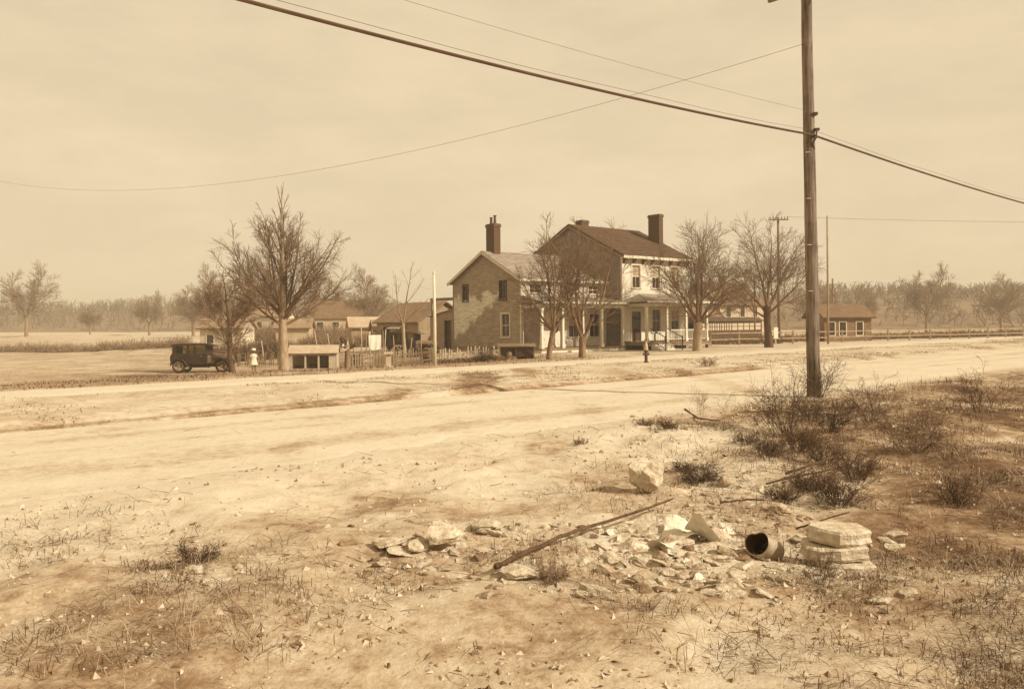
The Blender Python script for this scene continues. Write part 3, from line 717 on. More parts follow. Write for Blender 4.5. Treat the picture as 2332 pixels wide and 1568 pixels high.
def vase_tree(seed, stems, name, loc, label, trunk_pts, trunk_r, group=None, bark=None, twig=None, fine=1.0, levels=None):
    """short trunk that forks into the given limbs; stems: list of (dx,dy,dz,length,radius) from the fork"""
    rng = np.random.default_rng(seed)
    root = empty(name, loc, 0, label, 'tree', group)
    tp = np.array(trunk_pts, float)[None]; tr = np.array(trunk_r, float)[None]
    a = Acc(); a.add(*tubes(tp, tr, 10)); a.build('trunk', bark or M_BARK, root)
    acc = Acc(); st = np.array([s_[:3] for s_ in stems], float); L = np.array([s_[3] for s_ in stems]); r = np.array([s_[4] for s_ in stems])
    base = tp[0, -1] - np.array([0, 0, 0.08])
    S = np.repeat(base[None], len(stems), 0)
    if len(stems[0]) > 5:
        hgt = np.array([s_[5] for s_ in stems]); S = S + np.array([0, 0, 1.0])[None] * hgt[:, None]
    P = grow(rng, S, st, L, 9, 0.075, 0.05)
    R = 0.78 * r[:, None] * (1 - np.linspace(0, 1, 10)[None]) ** 1.15 + 0.010
    acc.add(*tubes(P, R, 7))
    finish_crown(rng, levels or [(13, 0.12, 0.98, 40, 0.54, 0.45, 6, 0.09, 0.03, 5, 0.0078 * fine),
                       (10, 0.10, 0.98, 37, 0.58, 0.5, 4, 0.11, 0.025, 3, 0.0066 * fine),
                       (8, 0.10, 1.0, 34, 0.85, 0.6, 4, 0.12, 0.015, 3, 0.0048 * fine)], acc, P, R, L)
    acc.build('crown', twig or M_TWIG, root)
    return root

# big tree in the low yard
vase_tree(71, [(0.26, 0.1, 1, 4.84, 0.12, -6.8), (-0.34, -0.15, 1, 4.56, 0.11, -6.4), (0.1, 0.5, 0.95, 5.02, 0.1, -6.5), (-0.1, -0.55, 0.95, 5.02, 0.1, -6.7), (0.58, -0.2, 0.85, 5.02, 0.1, -6.95), (-0.66, 0.2, 0.8, 5.02, 0.1, -6.85), (0.95, 0.25, 0.5, 4.56, 0.09, -7.25), (-1.0, -0.1, 0.42, 4.56, 0.09, -7.2), (0.9, -0.3, 0.75, 5.02, 0.08, -6.7), (-0.9, 0.3, 0.7, 4.56, 0.08, -6.6), (0.55, 0.8, 0.6, 4.09, 0.07, -7.1), (-0.6, -0.8, 0.55, 4.09, 0.07, -7.3), (0.75, -0.7, 0.7, 4.09, 0.07, -7.0), (-0.5, 0.75, 0.8, 4.28, 0.07, -6.8), (0.3, -0.2, 0.8, 3.6, 0.06, -5.3), (-0.4, 0.2, 0.8, 3.4, 0.06, -4.9), (0.35, 0.35, 0.9, 2.8, 0.05, -4.1), (-0.3, -0.3, 0.9, 2.6, 0.05, -3.7), (0.5, 0.3, 1, 2.6, 0.035, -4.72), (-0.55, -0.3, 1, 2.5, 0.035, -4.22), (0.4, 0.3, 1, 2.1, 0.035, -3.72), (-0.4, 0.3, 1, 2.0, 0.035, -3.32), (0.35, -0.3, 1, 1.6, 0.035, -2.82), (-0.35, -0.3, 1, 1.4, 0.035, -2.42), (0.25, 0.3, 1, 1.1, 0.035, -1.92), (-0.25, 0.3, 1, 0.9, 0.035, -1.52), (0.3, 0.1, 1, 1.1, 0.025, -1.32), (-0.3, 0.1, 1, 1.0, 0.025, -0.92), (0.2, 0.1, 1, 0.8, 0.025, -0.52)],
          'bare_tree', on_ground(646, 42), 'large bare tree with broad upswept crown and pale trunk by the low white coop', [(0, 0, -0.25), (0, 0, 0.3), (-0.02, 0, 1.1), (-0.04, 0, 2.0), (-0.05, 0, 2.8), (-0.02, 0.03, 3.8), (-0.06, 0, 5.0), (-0.03, 0, 6.2), (-0.07, 0, 7.4), (-0.05, 0, 8.6), (-0.06, 0, 9.8)], [0.40, 0.29, 0.25, 0.235, 0.19, 0.155, 0.12, 0.09, 0.06, 0.035, 0.012], bark=M_BARKL, fine=1.2,
          levels=[(10, 0.10, 0.97, 33, 0.46, 0.45, 5, 0.09, 0.04, 4, 0.008), (7, 0.12, 0.98, 32, 0.55, 0.5, 4, 0.11, 0.03, 3, 0.0064), (6, 0.12, 1.0, 32, 0.95, 0.6, 4, 0.12, 0.015, 3, 0.005)])
leader_tree(8, 5.9, 0.17, 1.3, 3.2, 22, 'bare_tree', on_ground(528, 49), 'smaller dark bare tree standing just behind the parked car hood', bark=M_BARKD, fine=1.1, lean=(-0.4, 0))
# two forked trees in front of the wing
vase_tree(21, [(-0.65, -0.1, 0.9, 3.7, 0.085), (-0.22, 0.3, 1, 5.0, 0.10), (0.12, -0.2, 1, 5.2, 0.10), (0.5, 0.2, 0.9, 3.9, 0.085), (-0.9, 0.3, 0.75, 2.6, 0.06), (0.05, 0.55, 0.9, 3.6, 0.07)],
          'forked_tree', on_ground(1250, 43.2), 'slender forked bare tree leaning slightly, beside the low hutch', [(0, 0, -0.2), (0.02, 0, 0.4), (0.1, 0, 0.95), (0.25, 0, 1.55)], [0.19, 0.155, 0.135, 0.15], bark=M_BARK, levels=[(12, 0.16, 0.98, 38, 0.54, 0.45, 6, 0.09, 0.03, 5, 0.008), (9, 0.13, 0.98, 36, 0.58, 0.5, 4, 0.11, 0.025, 3, 0.0068), (7, 0.12, 1.0, 33, 0.85, 0.6, 4, 0.12, 0.015, 3, 0.005)])
vase_tree(27, [(-0.62, 0.1, 0.95, 4.4, 0.10), (-0.08, -0.1, 1.1, 6.2, 0.125), (0.02, 0.4, 1.0, 5.4, 0.09), (0.50, -0.15, 0.95, 6.0, 0.125), (0.75, 0.3, 0.9, 3.8, 0.07), (-0.3, -0.3, 1, 5.2, 0.09)],
          'forked_tree', on_ground(1326, 44.2), 'bare tree forking low into spread limbs before the wing porch', [(0, 0, -0.2), (0, 0, 0.3), (0.0, 0, 0.75), (0.02, 0, 1.05)], [0.24, 0.20, 0.185, 0.21], bark=M_BARK, levels=[(12, 0.16, 0.98, 38, 0.54, 0.45, 6, 0.09, 0.03, 5, 0.008), (9, 0.13, 0.98, 36, 0.58, 0.5, 4, 0.11, 0.025, 3, 0.0068), (7, 0.12, 1.0, 33, 0.85, 0.6, 4, 0.12, 0.015, 3, 0.005)])
# two trees right of the main porch
vase_tree(33, [(-0.6, 0.1, 0.95, 5.3, 0.13), (-0.15, -0.2, 1.1, 6.0, 0.15), (0.28, 0.1, 1.05, 6.2, 0.15), (0.62, 0.25, 0.9, 5.2, 0.12), (0.95, -0.2, 0.7, 4.3, 0.09), (-0.95, -0.2, 0.62, 4.0, 0.09, ), (0.1, 0.7, 0.9, 5.0, 0.1)],
          'forked_tree', on_ground(1588, 52.5), 'thick pale-trunked bare tree beside the front porch corner', [(0, 0, -0.2), (0.0, 0, 0.5), (0.03, 0, 1.3), (0.05, 0, 1.85)], [0.37, 0.29, 0.26, 0.30], bark=M_BARKL, fine=1.15)
vase_tree(39, [(-0.75, 0.0, 0.85, 4.8, 0.12, -0.5), (-0.25, -0.2, 1.1, 6.0, 0.15, 0), (0.12, 0.1, 1.15, 6.2, 0.15, 0), (0.6, 0.25, 0.9, 6.0, 0.15, -0.1), (0.95, -0.2, 0.55, 5.6, 0.11, -0.5), (-1.0, -0.2, 0.45, 4.6, 0.10, -0.8), (0.3, 0.7, 0.8, 5.2, 0.1, 0)],
          'forked_tree', on_ground(1751, 59.0), 'dark bare tree with a wide crown beside the streetcar', [(0, 0, -0.2), (-0.03, 0, 0.7), (-0.12, 0, 1.9), (-0.1, 0, 3.0)], [0.37, 0.28, 0.25, 0.28], bark=M_BARKD, fine=1.15)
# sapling, far faint trees
vase_tree(45, [(-0.25, 0, 1, 3.1, 0.05), (0.15, 0.2, 1, 3.9, 0.06), (0.75, -0.1, 0.8, 2.3, 0.04), (-0.55, 0.3, 0.8, 1.8, 0.035)],
          'sapling', on_ground(921, 49), 'thin pale sapling with sparse upright limbs by the long shed', [(0, 0, -0.2), (0, 0, 0.7), (-0.05, 0, 1.6), (-0.08, 0, 2.4)], [0.15, 0.12, 0.10, 0.10], bark=mat('pale_bark', 0.34, 0.24, scale=6, bump=0.5), twig=M_TWIGP,
          levels=[(5, 0.3, 0.97, 36, 0.45, 0.55, 5, 0.12, 0.05, 4, 0.007), (4, 0.2, 0.98, 36, 0.5, 0.6, 3, 0.16, 0.05, 3, 0.005)])
far0 = vase_tree(51, [(-0.7, 0.1, 0.9, 5.5, 0.12), (-0.2, -0.3, 1, 7.4, 0.15), (0.2, 0.3, 1, 7.0, 0.15), (0.6, 0, 0.9, 5.8, 0.12), (0.1, 0.8, 0.8, 5.0, 0.1), (-0.2, -0.8, 0.8, 5.0, 0.1)], 'far_tree', on_ground(842, 118), 'pale bare tree far beyond the yard sheds', [(0, 0, -0.2), (0, 0, 0.8), (0.05, 0, 1.7), (0, 0, 2.6)], [0.3, 0.25, 0.22, 0.24], 'bare trees far beyond the yard', bark=M_TWIGP, twig=M_TWIGP, fine=2.6)
rf = random.Random(5)
for i, (px, Y, k) in enumerate([(742, 128, 0.9), (600, 135, 1.05), (485, 120, 1.0), (440, 150, 0.9), (340, 160, 1.1), (205, 175, 1.15), (60, 165, 1.1), (556, 150, 0.9), (952, 150, 0.75), (690, 160, 1.0),
                                (1868, 135, 0.85), (1965, 150, 0.9), (2110, 165, 1.05), (2280, 155, 1.0)]):
    o = copy_tree(far0); p = on_ground(px, Y); o.location = p; o.rotation_euler = (0, 0, rf.uniform(0, 6.28)); kk = k * rf.uniform(0.6, 1.25); o.scale = (kk, kk, kk * rf.uniform(0.8, 1.15))

# pollarded stump with a few whip shoots
st = vase_tree(57, [(-0.55, 0, 1, 1.1, 0.035), (-0.15, 0.2, 1, 1.5, 0.03), (0.35, -0.1, 1, 1.0, 0.03), (0.8, 0.1, 0.7, 0.55, 0.03), (-0.35, -0.3, 1, 1.2, 0.025)],
               'pollard_stump', on_ground(790, 42.5), 'short leaning pollarded stump with broken pale top and thin shoots', [(0, 0, -0.2), (0.02, 0, 0.5), (0.03, 0, 1.0), (-0.06, 0, 1.25)], [0.19, 0.16, 0.15, 0.20],
               levels=[(3, 0.3, 0.95, 30, 0.4, 0.6, 4, 0.12, 0.05, 3, 0.006)])
MB().add([(-0.22, -0.14, 1.12), (-0.02, -0.2, 0.98), (0.12, -0.13, 1.15), (0.06, -0.02, 1.55), (-0.05, -0.06, 1.18), (-0.2, 0.0, 1.62), (-0.1, 0.1, 1.1)],
         [(0, 1, 4), (0, 4, 5), (1, 2, 3, 4), (3, 2, 6), (5, 4, 6), (0, 5, 6), (4, 3, 6)]).build('split_wood', M_TRIM, st)
kn = MB(); kn.tube([(-0.1, 0.05, 1.2), (-0.22, 0.05, 1.5), (-0.3, 0.02, 1.72)], [0.13, 0.11, 0.09], 7); kn.build('knuckle', M_BARKD, st)
kn = MB(); kn.tube([(0.05, 0.05, 1.1), (0.3, 0.05, 1.22), (0.45, 0.02, 1.32)], [0.1, 0.1, 0.08], 7); kn.build('knuckle', M_BARKD, st)

# ------------------------------------------------------------------ utility poles and wires
def pole_mat():
    m = bpy.data.materials.new('pole_wood'); m.use_nodes = True; t = m.node_tree; b = t.nodes['Principled BSDF']
    b.inputs['Roughness'].default_value = 0.9; b.inputs['Specular IOR Level'].default_value = 0.15
    tc = t.nodes.new('ShaderNodeTexCoord'); mp = t.nodes.new('ShaderNodeMapping'); mp.inputs['Scale'].default_value = (22, 22, 0.9); t.links.new(tc.outputs['Object'], mp.inputs[0])
    n = t.nodes.new('ShaderNodeTexNoise'); n.inputs['Scale'].default_value = 1.0; n.inputs['Detail'].default_value = 8; n.inputs['Roughness'].default_value = 0.7; t.links.new(mp.outputs[0], n.inputs[0])
    n2 = t.nodes.new('ShaderNodeTexNoise'); n2.inputs['Scale'].default_value = 1.7; n2.inputs['Detail'].default_value = 6; t.links.new(tc.outputs['Object'], n2.inputs[0])
    ad = t.nodes.new('ShaderNodeMath'); ad.operation = 'MULTIPLY_ADD'; ad.inputs[1].default_value = 0.55; t.links.new(n2.outputs[0], ad.inputs[0]); t.links.new(n.outputs[0], ad.inputs[2])
    rp = t.nodes.new('ShaderNodeValToRGB'); t.links.new(ad.outputs[0], rp.inputs[0]); e = rp.color_ramp.elements
    e[0].position = 0.60; e[0].color = (*tone(0.028, 0.62), 1); e[1].position = 0.98; e[1].color = (*tone(0.26, 0.62), 1)
    x = e.new(0.75); x.color = (*tone(0.13, 0.62), 1)
    t.links.new(rp.outputs[0], b.inputs['Base Color'])
    bp = t.nodes.new('ShaderNodeBump'); bp.inputs['Strength'].default_value = 0.8; bp.inputs['Distance'].default_value = 0.02; t.links.new(n.outputs[0], bp.inputs['Height']); t.links.new(bp.outputs[0], b.inputs['Normal'])
    return m
M_POLE = pole_mat()
M_FARPOLE = mat('far_pole', 0.17, 0.12, scale=5, stretch=(1, 1, 0.2))
pb = on_ground(1853, 21.0)
UP = empty('utility_pole', pb, 0, 'tall rough wooden utility pole rising from the weedy bank', 'pole')
rp_ = random.Random(3)
zz = [-0.4, 0, 0.6] + [1.2 + 0.6 * i for i in range(17)]
rr_ = [0.205, 0.185, 0.172] + [0.166 - 0.0022 * i for i in range(17)]
mb = MB(); mb.tube([(-0.012 * z + rp_.uniform(-0.006, 0.006), 0.0 + rp_.uniform(-0.006, 0.006), z) for z in zz], rr_, 20); mb.build('shaft', M_POLE, UP, smooth=True)
def prx(z): return -0.012 * z
# climbing staples / nails with pale marks
for i, z in enumerate((2.75, 3.95, 5.15, 6.35)):
    mb = MB(); mb.box((prx(z) - 0.09, -0.135, z), (0.10, 0.05, 0.018)); mb.build('step_iron', mat('bright_metal', 0.5, 0.4, rough=0.5), UP)
ZC = 6.78       # height of the heavy cable above the pole base
mb = MB(); mb.tube([(prx(ZC) + 0.10, -0.10, ZC - 0.34), (prx(ZC) + 0.02, -0.17, ZC - 0.22), (prx(ZC) + 0.11, -0.22, ZC - 0.06), (prx(ZC) + 0.12, -0.2, ZC + 0.12)], 0.025, 6); mb.build('cable_bracket', M_IRON, UP)
mb = MB(); mb.box((prx(ZC) + 0.15, -0.12, ZC + 0.16), (0.12, 0.14, 0.06)); mb.build('bolt', M_IRON, UP)
mb = MB(); mb.box((prx(7.3) + 0.12, -0.10, 7.35), (0.12, 0.14, 0.07)); mb.build('bolt', M_IRON, UP)
# crossarm above
ZA = 10.75
d1v = Vector((D1[0], D1[1], 0)); n1v = Vector((D1[1], -D1[0], 0))
mb = MB(); mb.bar(Vector((prx(ZA), 0, ZA)) - n1v * 1.2 + d1v * 0.2, Vector((prx(ZA), 0, ZA)) + n1v * 1.2 + d1v * 0.2, 0.09, 0.11); ca = mb.build('crossarm', M_POLE, UP)
for k in (-1.05, -0.55, 0.55, 1.05):
    p = Vector((prx(ZA), 0, ZA + 0.055)) + n1v * k + d1v * 0.2
    MB().lathe([(0.0, 0), (0.02, 0.0), (0.02, 0.08), (0.05, 0.09), (0.055, 0.16), (0.03, 0.2), (0.0, 0.2)], 8, p).build('insulator', M_IRON, ca)
M_WIRE = mat('wire', 0.07, 0.05, scale=2)
def wire(name, pts, r, label, k=5):
    mb = MB(); mb.tube(pts, r, k); o = mb.build(name, M_WIRE); return tag(o, label, 'wire')
def sag(a, b, s_, n=36):
    a, b = Vector(a), Vector(b); out = []
    for i in range(n + 1):
        t = i / n; p = a.lerp(b, t); p.z -= s_ * 4 * t * (1 - t); out.append(p)
    return out
cpt = pb + Vector((prx(ZC), -0.235, ZC))
farR = cpt + d1v * 42 + Vector((0, 0, 0.5)); farL = cpt - d1v * 38 + Vector((0, 0, 0.45))
ca_pts = sag(farL, cpt, 0.70) + sag(cpt, farR, 0.4)[1:]
wire('overhead_cable', ca_pts, 0.028, 'thick black cable strung across the front of the utility pole', 6)
wire('messenger_wire', [p + Vector((0.02, 0.02, 0.115 + 0.012 * math.sin(i * 0.9))) for i, p in enumerate(ca_pts)], 0.004, 'thin support wire running just above the thick cable')
tp = pb + Vector((prx(9.2), -0.16, 9.2))
lf = unproj(-60, 400, 55)
wire('service_wire', sag(tp, lf, 2.2, 60), 0.0055, 'thin wire sloping from the pole head over the yard')
wire('line_wire', sag(pb + Vector((prx(7.4), -0.16, 7.4)), pb + Vector((0, 0, 7.85)) - d1v * 38, 0.62), 0.003, 'faint thin wire leaving the pole above the cable')

def far_pole(px, Y, H, r, label, arm=None, m=None, group=None):
    p = on_ground(px, Y); e = empty('telegraph_pole', p, 0, label, 'pole', group)
    mb = MB(); mb.tube([(0, 0, -0.4), (0, 0, H * 0.5), (0, 0, H)], [r, r * 0.85, r * 0.68], 10); mb.build('shaft', m or M_FARPOLE, e, smooth=True)
    if arm:
        for z, wd, n in arm:
            mb = MB(); mb.b2((-wd / 2, -r - 0.10, z - 0.06), (wd / 2, -r - 0.005, z + 0.06)); a = mb.build('crossarm', m or M_FARPOLE, e)
            for i in range(n):
                x = -wd / 2 + 0.08 + i * (wd - 0.16) / max(n - 1, 1)
                if abs(x) < 0.05: continue
                MB().lathe([(0.0, 0), (0.02, 0), (0.02, 0.06), (0.045, 0.07), (0.045, 0.17), (0.0, 0.2)], 7, (x, -r - 0.05, z + 0.06)).build('insulator', M_IRON, a)
    return p
p1 = far_pole(1774, 72, 11.3, 0.15, 'telegraph pole with one short crossarm rising behind the dark tree', [(11.05, 1.7, 7)])
far_pole(1719, 84, 7.6, 0.10, 'slim bare trolley pole standing between the streetcar and the dark tree')
p2 = far_pole(1886, 66, 10.5, 0.10, 'slim pale bare pole beside the wooden hut', m=mat('pale_pole', 0.3, 0.2))
far_pole(1897, 104, 8.2, 0.15, 'short dark telegraph pole with two small crossarms behind the hut', [(7.3, 0.9, 4), (6.2, 0.7, 2)])
wire('telegraph_wire', sag(p1 + Vector((0.7, -0.2, 11.3)), p1 + Vector((60, 5, 11.5)), 0.5), 0.012, 'thin wire running off level from the telegraph crossarm')

# white post by the path
wpost = on_ground(990, 38.0)
e = empty('white_post', wpost, 0, 'tall plain white post standing at the path edge', 'post')
MB().tube([(0, 0, -0.3), (0, 0, 2.2), (-0.02, 0, 4.35)], [0.085, 0.075, 0.055], 10).build('shaft', mat('post_white', 0.56, 0.46, scale=3), e, smooth=True)
MB().lathe([(0.0, 4.47), (0.05, 4.45), (0.075, 4.39), (0.05, 4.33), (0.0, 4.31)], 10, (-0.02, 0, 0)).build('ball_finial', mat('post_white', 0.56), e, smooth=True)
# fire hydrant
hp = on_ground(1471, 37.6)
e = empty('fire_hydrant', hp, 0.4, 'small dark fire hydrant with pale bonnet on the grassy verge', 'hydrant')
M_HY = mat('hydrant_dark', 0.06, 0.04, rough=0.6); M_HP = mat('hydrant_pale', 0.42, 0.34, rough=0.6)
MB().lathe([(0.0, -0.1), (0.2, -0.1), (0.2, 0.05), (0.12, 0.09), (0.12, 0.5), (0.15, 0.52), (0.15, 0.58), (0.13, 0.6), (0.0, 0.6)], 14).build('barrel', M_HY, e, smooth=False)
MB().lathe([(0.0, 0.6), (0.17, 0.6), (0.17, 0.66), (0.14, 0.68), (0.13, 0.8), (0.09, 0.9), (0.05, 0.93), (0.05, 1.0), (0.0, 1.0)], 14).build('bonnet', M_HP, e, smooth=False)
for a in (0, math.pi):
    MB().lathe([(0.0, 0.10), (0.055, 0.10), (0.055, 0.19), (0.07, 0.19), (0.07, 0.25), (0.0, 0.25)], 10, (0, 0, 0.42), Matrix.Rotation(a, 3, 'Z') @ Matrix.Rotation(math.pi / 2, 3, 'Y')).build('nozzle', M_HY, e)

e.scale = (0.62, 0.62, 1.0)
# ------------------------------------------------------------------ cars
M_CAR = mat('car_paint', 0.028, 0.018, scale=3, rough=0.35, spec=0.5); M_CARTOP = mat('car_top', 0.06, 0.04, rough=0.7)
M_HOOD = mat('dusty_hood', 0.16, 0.10, scale=4, rough=0.45, spec=0.5); M_TYRE = mat('tyre', 0.05, 0.035, rough=0.9); M_RIM = mat('rim', 0.30, 0.2, rough=0.6); M_CHROME = mat('nickel', 0.45, 0.3, rough=0.3, metallic=0.8)
def make_car(name, loc, rz, label):
    e = empty(name, loc, rz, label, 'car')
    # lower body: side outline extruded
    side = [(-1.75, 0.55), (-1.78, 1.0), (-1.68, 1.18), (0.25, 1.18), (0.45, 1.12), (0.45, 0.52)]
    mb = MB(); mb.prism(side, 'y', -0.66, 0.66); b = mb.build('body', M_CAR, e)
    for y in (-0.668, 0.668):
        for x in (-0.78, 0.28): MB().b2((x - 0.012, y - 0.004, 0.6), (x + 0.012, y + 0.004, 1.16)).build('door_seam', M_IRON, b)
        MB().box((0.12, y * 1.03, 1.02), (0.12, 0.03, 0.025)).build('door_handle', M_CHROME, b)
    # hood
    hood = [(-0.50, 0.55), (-0.52, 0.95), (-0.40, 1.1), (-0.15, 1.165), (0.15, 1.165), (0.40, 1.1), (0.52, 0.95), (0.50, 0.55)]
    mb = MB(); n = len(hood)
    v = [(0.452, y * 1.15, z if z < 0.6 else z - 0.0) for y, z in hood] + [(1.62, y * 0.78, 0.55 + (z - 0.55) * 0.93) for y, z in hood]
    mb.add(v, [tuple(range(n)), tuple(range(2 * n - 1, n - 1, -1))] + [(i, (i + 1) % n, (i + 1) % n + n, i + n) for i in range(n)]); hd = mb.build('hood', M_HOOD, e)
    lv = MB()
    for s_ in (-1, 1):
        for i in range(9): lv.box((0.72 + i * 0.075, s_ * 0.53, 0.82), (0.02, 0.05, 0.22))
    tag(lv.build('louvres', M_CAR, hd), kind='stuff')
    mb = MB(); mb.b2((1.622, -0.36, 0.5), (1.72, 0.36, 1.12)); rd = mb.build('radiator', M_CHROME, e)
    # cab: pillars, windscreen, roof, rear panel
    for y in (-0.61, 0.61):
        for x, wd in ((0.36, 0.10), (-0.72, 0.10), (-1.55, 0.2)):
            MB().box((x, y, 1.43), (wd, 0.07, 0.50)).build('pillar', M_CAR, e)
        for a, c in ((-0.66, 0.30), (-1.44, -0.78)):
            MB().b2((a, y - 0.004, 1.185), (c, y + 0.004, 1.66)).build('side_window', M_CARGL, e)
    MB().b2((-1.66, -0.6, 1.18), (-1.60, 0.6, 1.66)).build('rear_panel', M_CAR, e)
    MB().b2((0.39, -0.57, 1.185), (0.40, 0.57, 1.66)).build('windscreen', M_CARGL, e)
    mb = MB(); mb.prism([(-1.74, 1.66), (-1.70, 1.74), (-1.45, 1.79), (-0.4, 1.80), (0.3, 1.77), (0.44, 1.72), (0.44, 1.66)], 'y', -0.67, 0.67); rf_ = mb.build('roof', M_CARTOP, e)
    mb = MB(); mb.add([(0.44, -0.62, 1.73), (0.44, 0.62, 1.73), (0.74, 0.62, 1.62), (0.74, -0.62, 1.62), (0.44, -0.62, 1.70), (0.44, 0.62, 1.70), (0.74, 0.62, 1.595), (0.74, -0.62, 1.595)], [(0, 1, 2, 3), (7, 6, 5, 4), (0, 3, 7, 4), (1, 5, 6, 2), (2, 6, 7, 3), (0, 4, 5, 1)]); mb.build('sun_visor', M_CARTOP, rf_)
    # fenders and running boards
    for s_ in (-1, 1):
        for cx, a0, a1 in ((1.35, 10, 165), (-1.25, 20, 175)):
            mb = MB(); pr = []
            for i in range(15):
                a = math.radians(a0 + (a1 - a0) * i / 14); pr.append((cx + 0.50 * math.cos(a), 0.40 + 0.50 * math.sin(a)))
            if cx > 0: pr += [(cx - 0.62, 0.42), (cx - 0.78, 0.34)]
            else: pr = [(cx + 0.75, 0.34), (cx + 0.62, 0.42)] + pr
            for x, z in pr:
                for y in (0.50, 0.60, 0.76, 0.80):
                    mb.v.append((x, s_ * y, z - (0.05 if y == 0.80 else 0.0)))
            for i in range(len(pr) - 1):
                for j in range(3): mb.f.append((i * 4 + j, i * 4 + j + 1, i * 4 + j + 5, i * 4 + j + 4))
            mb.build('fender', M_CAR, e)
        MB().b2((-0.6, s_ * 0.62, 0.33), (0.62, s_ * 0.80, 0.37)).build('running_board', M_CAR, e)
        # wheels
        for cx in (1.35, -1.25):
            Mx = Matrix.Rotation(math.pi / 2, 3, 'X'); c = (cx, s_ * 0.68, 0.40)
            tor = [(0.34 + 0.06 * math.cos(t), 0.06 * math.sin(t)) for t in [2 * math.pi * i / 8 for i in range(9)]]
            wh = MB().lathe(tor, 24, c, Mx).build('wheel', M_TYRE, e, smooth=True)
            rim = MB().lathe([(0.30, -0.035), (0.30, 0.035), (0.25, 0.03), (0.25, -0.03), (0.30, -0.035)], 20, c, Mx)
            for i in range(10):
                t = 2 * math.pi * i / 10; rim.bar(Vector(c) + Vector((0.06 * math.cos(t), 0, 0.06 * math.sin(t))), Vector(c) + Vector((0.26 * math.cos(t), 0, 0.26 * math.sin(t))), 0.03, 0.03)
            rim.build('rim', M_RIM, wh)
            MB().lathe([(0.0, -0.07), (0.06, -0.07), (0.075, 0.0), (0.06, 0.07), (0.0, 0.07)], 12, c, Mx).build('hub', M_CHROME, wh)
        MB().lathe([(0.0, -0.12), (0.06, -0.1), (0.11, 0.0), (0.115, 0.03), (0.0, 0.035)], 14, (1.72, s_ * 0.42, 0.88), Matrix.Rotation(math.pi / 2, 3, 'Y')).build('headlight', M_CHROME, e)
    MB().tube([(1.9, -0.75, 0.45), (1.98, -0.4, 0.45), (1.98, 0.4, 0.45), (1.9, 0.75, 0.45)], 0.035, 8).build('bumper', M_CHROME, e)
    MB().b2((-1.6, -0.4, 0.35), (1.75, 0.4, 0.53)).build('chassis', M_IRON, e)
    return e
def glass_clear(name):
    m = bpy.data.materials.new(name); m.use_nodes = True; t = m.node_tree; t.nodes.clear()
    o = t.nodes.new('ShaderNodeOutputMaterial'); mx = t.nodes.new('ShaderNodeMixShader'); tr = t.nodes.new('ShaderNodeBsdfTransparent'); gl = t.nodes.new('ShaderNodeBsdfGlossy'); gl.inputs['Roughness'].default_value = 0.08
    tr.inputs[0].default_value = (0.8, 0.78, 0.72, 1); gl.inputs[0].default_value = (0.8, 0.75, 0.62, 1)
    fr = t.nodes.new('ShaderNodeFresnel'); fr.inputs[0].default_value = 1.45
    t.links.new(fr.outputs[0], mx.inputs[0]); t.links.new(tr.outputs[0], mx.inputs[1]); t.links.new(gl.outputs[0], mx.inputs[2]); t.links.new(mx.outputs[0], o.inputs[0]); return m
M_CARGL = glass_clear('car_glass')
cp = on_ground(462, 50)
car1 = make_car('parked_car', (cp.x, cp.y, cp.z + 0.0), math.radians(3), 'dark boxy old car parked beside the smaller bare tree')
cp = on_ground(940, 54)
car2 = copy_tree(car1); car2.location = cp; car2.rotation_euler = (0, 0, math.radians(-14)); car2['label'] = 'dusty old car parked in front of the long shed'
car2.scale = (0.92, 0.92, 0.92)

# ------------------------------------------------------------------ yard: coop, shed, fences, clutter
M_OLDW = mat('old_white_wood', 0.46, 0.33, scale=3, rough=0.9, detail=8)
M_BARE = mat('bare_wood', 0.27, 0.17, scale=3, rough=0.95, stretch=(1, 1, 0.3), detail=8)
M_PALEW = mat('pale_wood', 0.40, 0.30, scale=3, rough=0.95, stretch=(1, 1, 0.4))
# low hen coop
p = on_ground(712, 49.5)
COOP = empty('hen_coop', p, math.radians(6), 'low white hen coop with open dark front beside the large tree', 'coop')
w2 = 1.42
MB().b2((-w2, 1.2, -0.2), (w2, 1.25, 1.15)).build('back_wall', M_BARE, COOP)
for x in (-w2, -0.45, 0.35): MB().b2((x - 0.05, -0.05, -0.2), (x + 0.05, 0.05, 1.05)).build('post', M_OLDW, COOP)
MB().b2((-w2, -0.04, 0.95), (w2 - 0.45, 0.04, 1.08)).build('top_rail', M_OLDW, COOP)
MB().b2((-w2, -0.03, 0.05), (w2 - 0.45, 0.03, 0.15)).build('bottom_rail', M_OLDW, COOP)
MB().prism([(-0.06, -0.2), (1.22, -0.2), (1.22, 1.15), (0.6, 1.55), (-0.06, 1.10)], 'x', w2 - 0.02, w2 + 0.05).build('end_wall', M_OLDW, COOP)
MB().b2((w2 - 0.45, -0.05, -0.2), (w2 - 0.03, -0.01, 1.02)).build('door', M_OLDW, COOP)
for a, b in (((-0.2, 1.09), (0.6, 1.58)), ((1.35, 1.12), (0.6, 1.58))):
    mb = MB(); roof_slab(mb, -w2 - 0.1, w2 + 0.12, a[0], a[1], b[0], b[1], 0.05); mb.build('roof', M_PALEW, COOP)
wm = MB()
for i in range(22): wm.tube([(-w2 + 0.1 + i * 0.105, 0, 0.15), (-w2 + 0.1 + i * 0.105, 0, 0.95)], 0.006, 3)
tag(wm.build('wire_mesh', M_IRON, COOP), kind='stuff')
for x, h in ((-1.0, 0.42), (-0.1, 0.5), (0.6, 0.36)):
    MB().box((x, 0.7, h / 2 - 0.1), (0.42, 0.4, h), taper=0.85).build('nest_box', M_DARK, COOP)

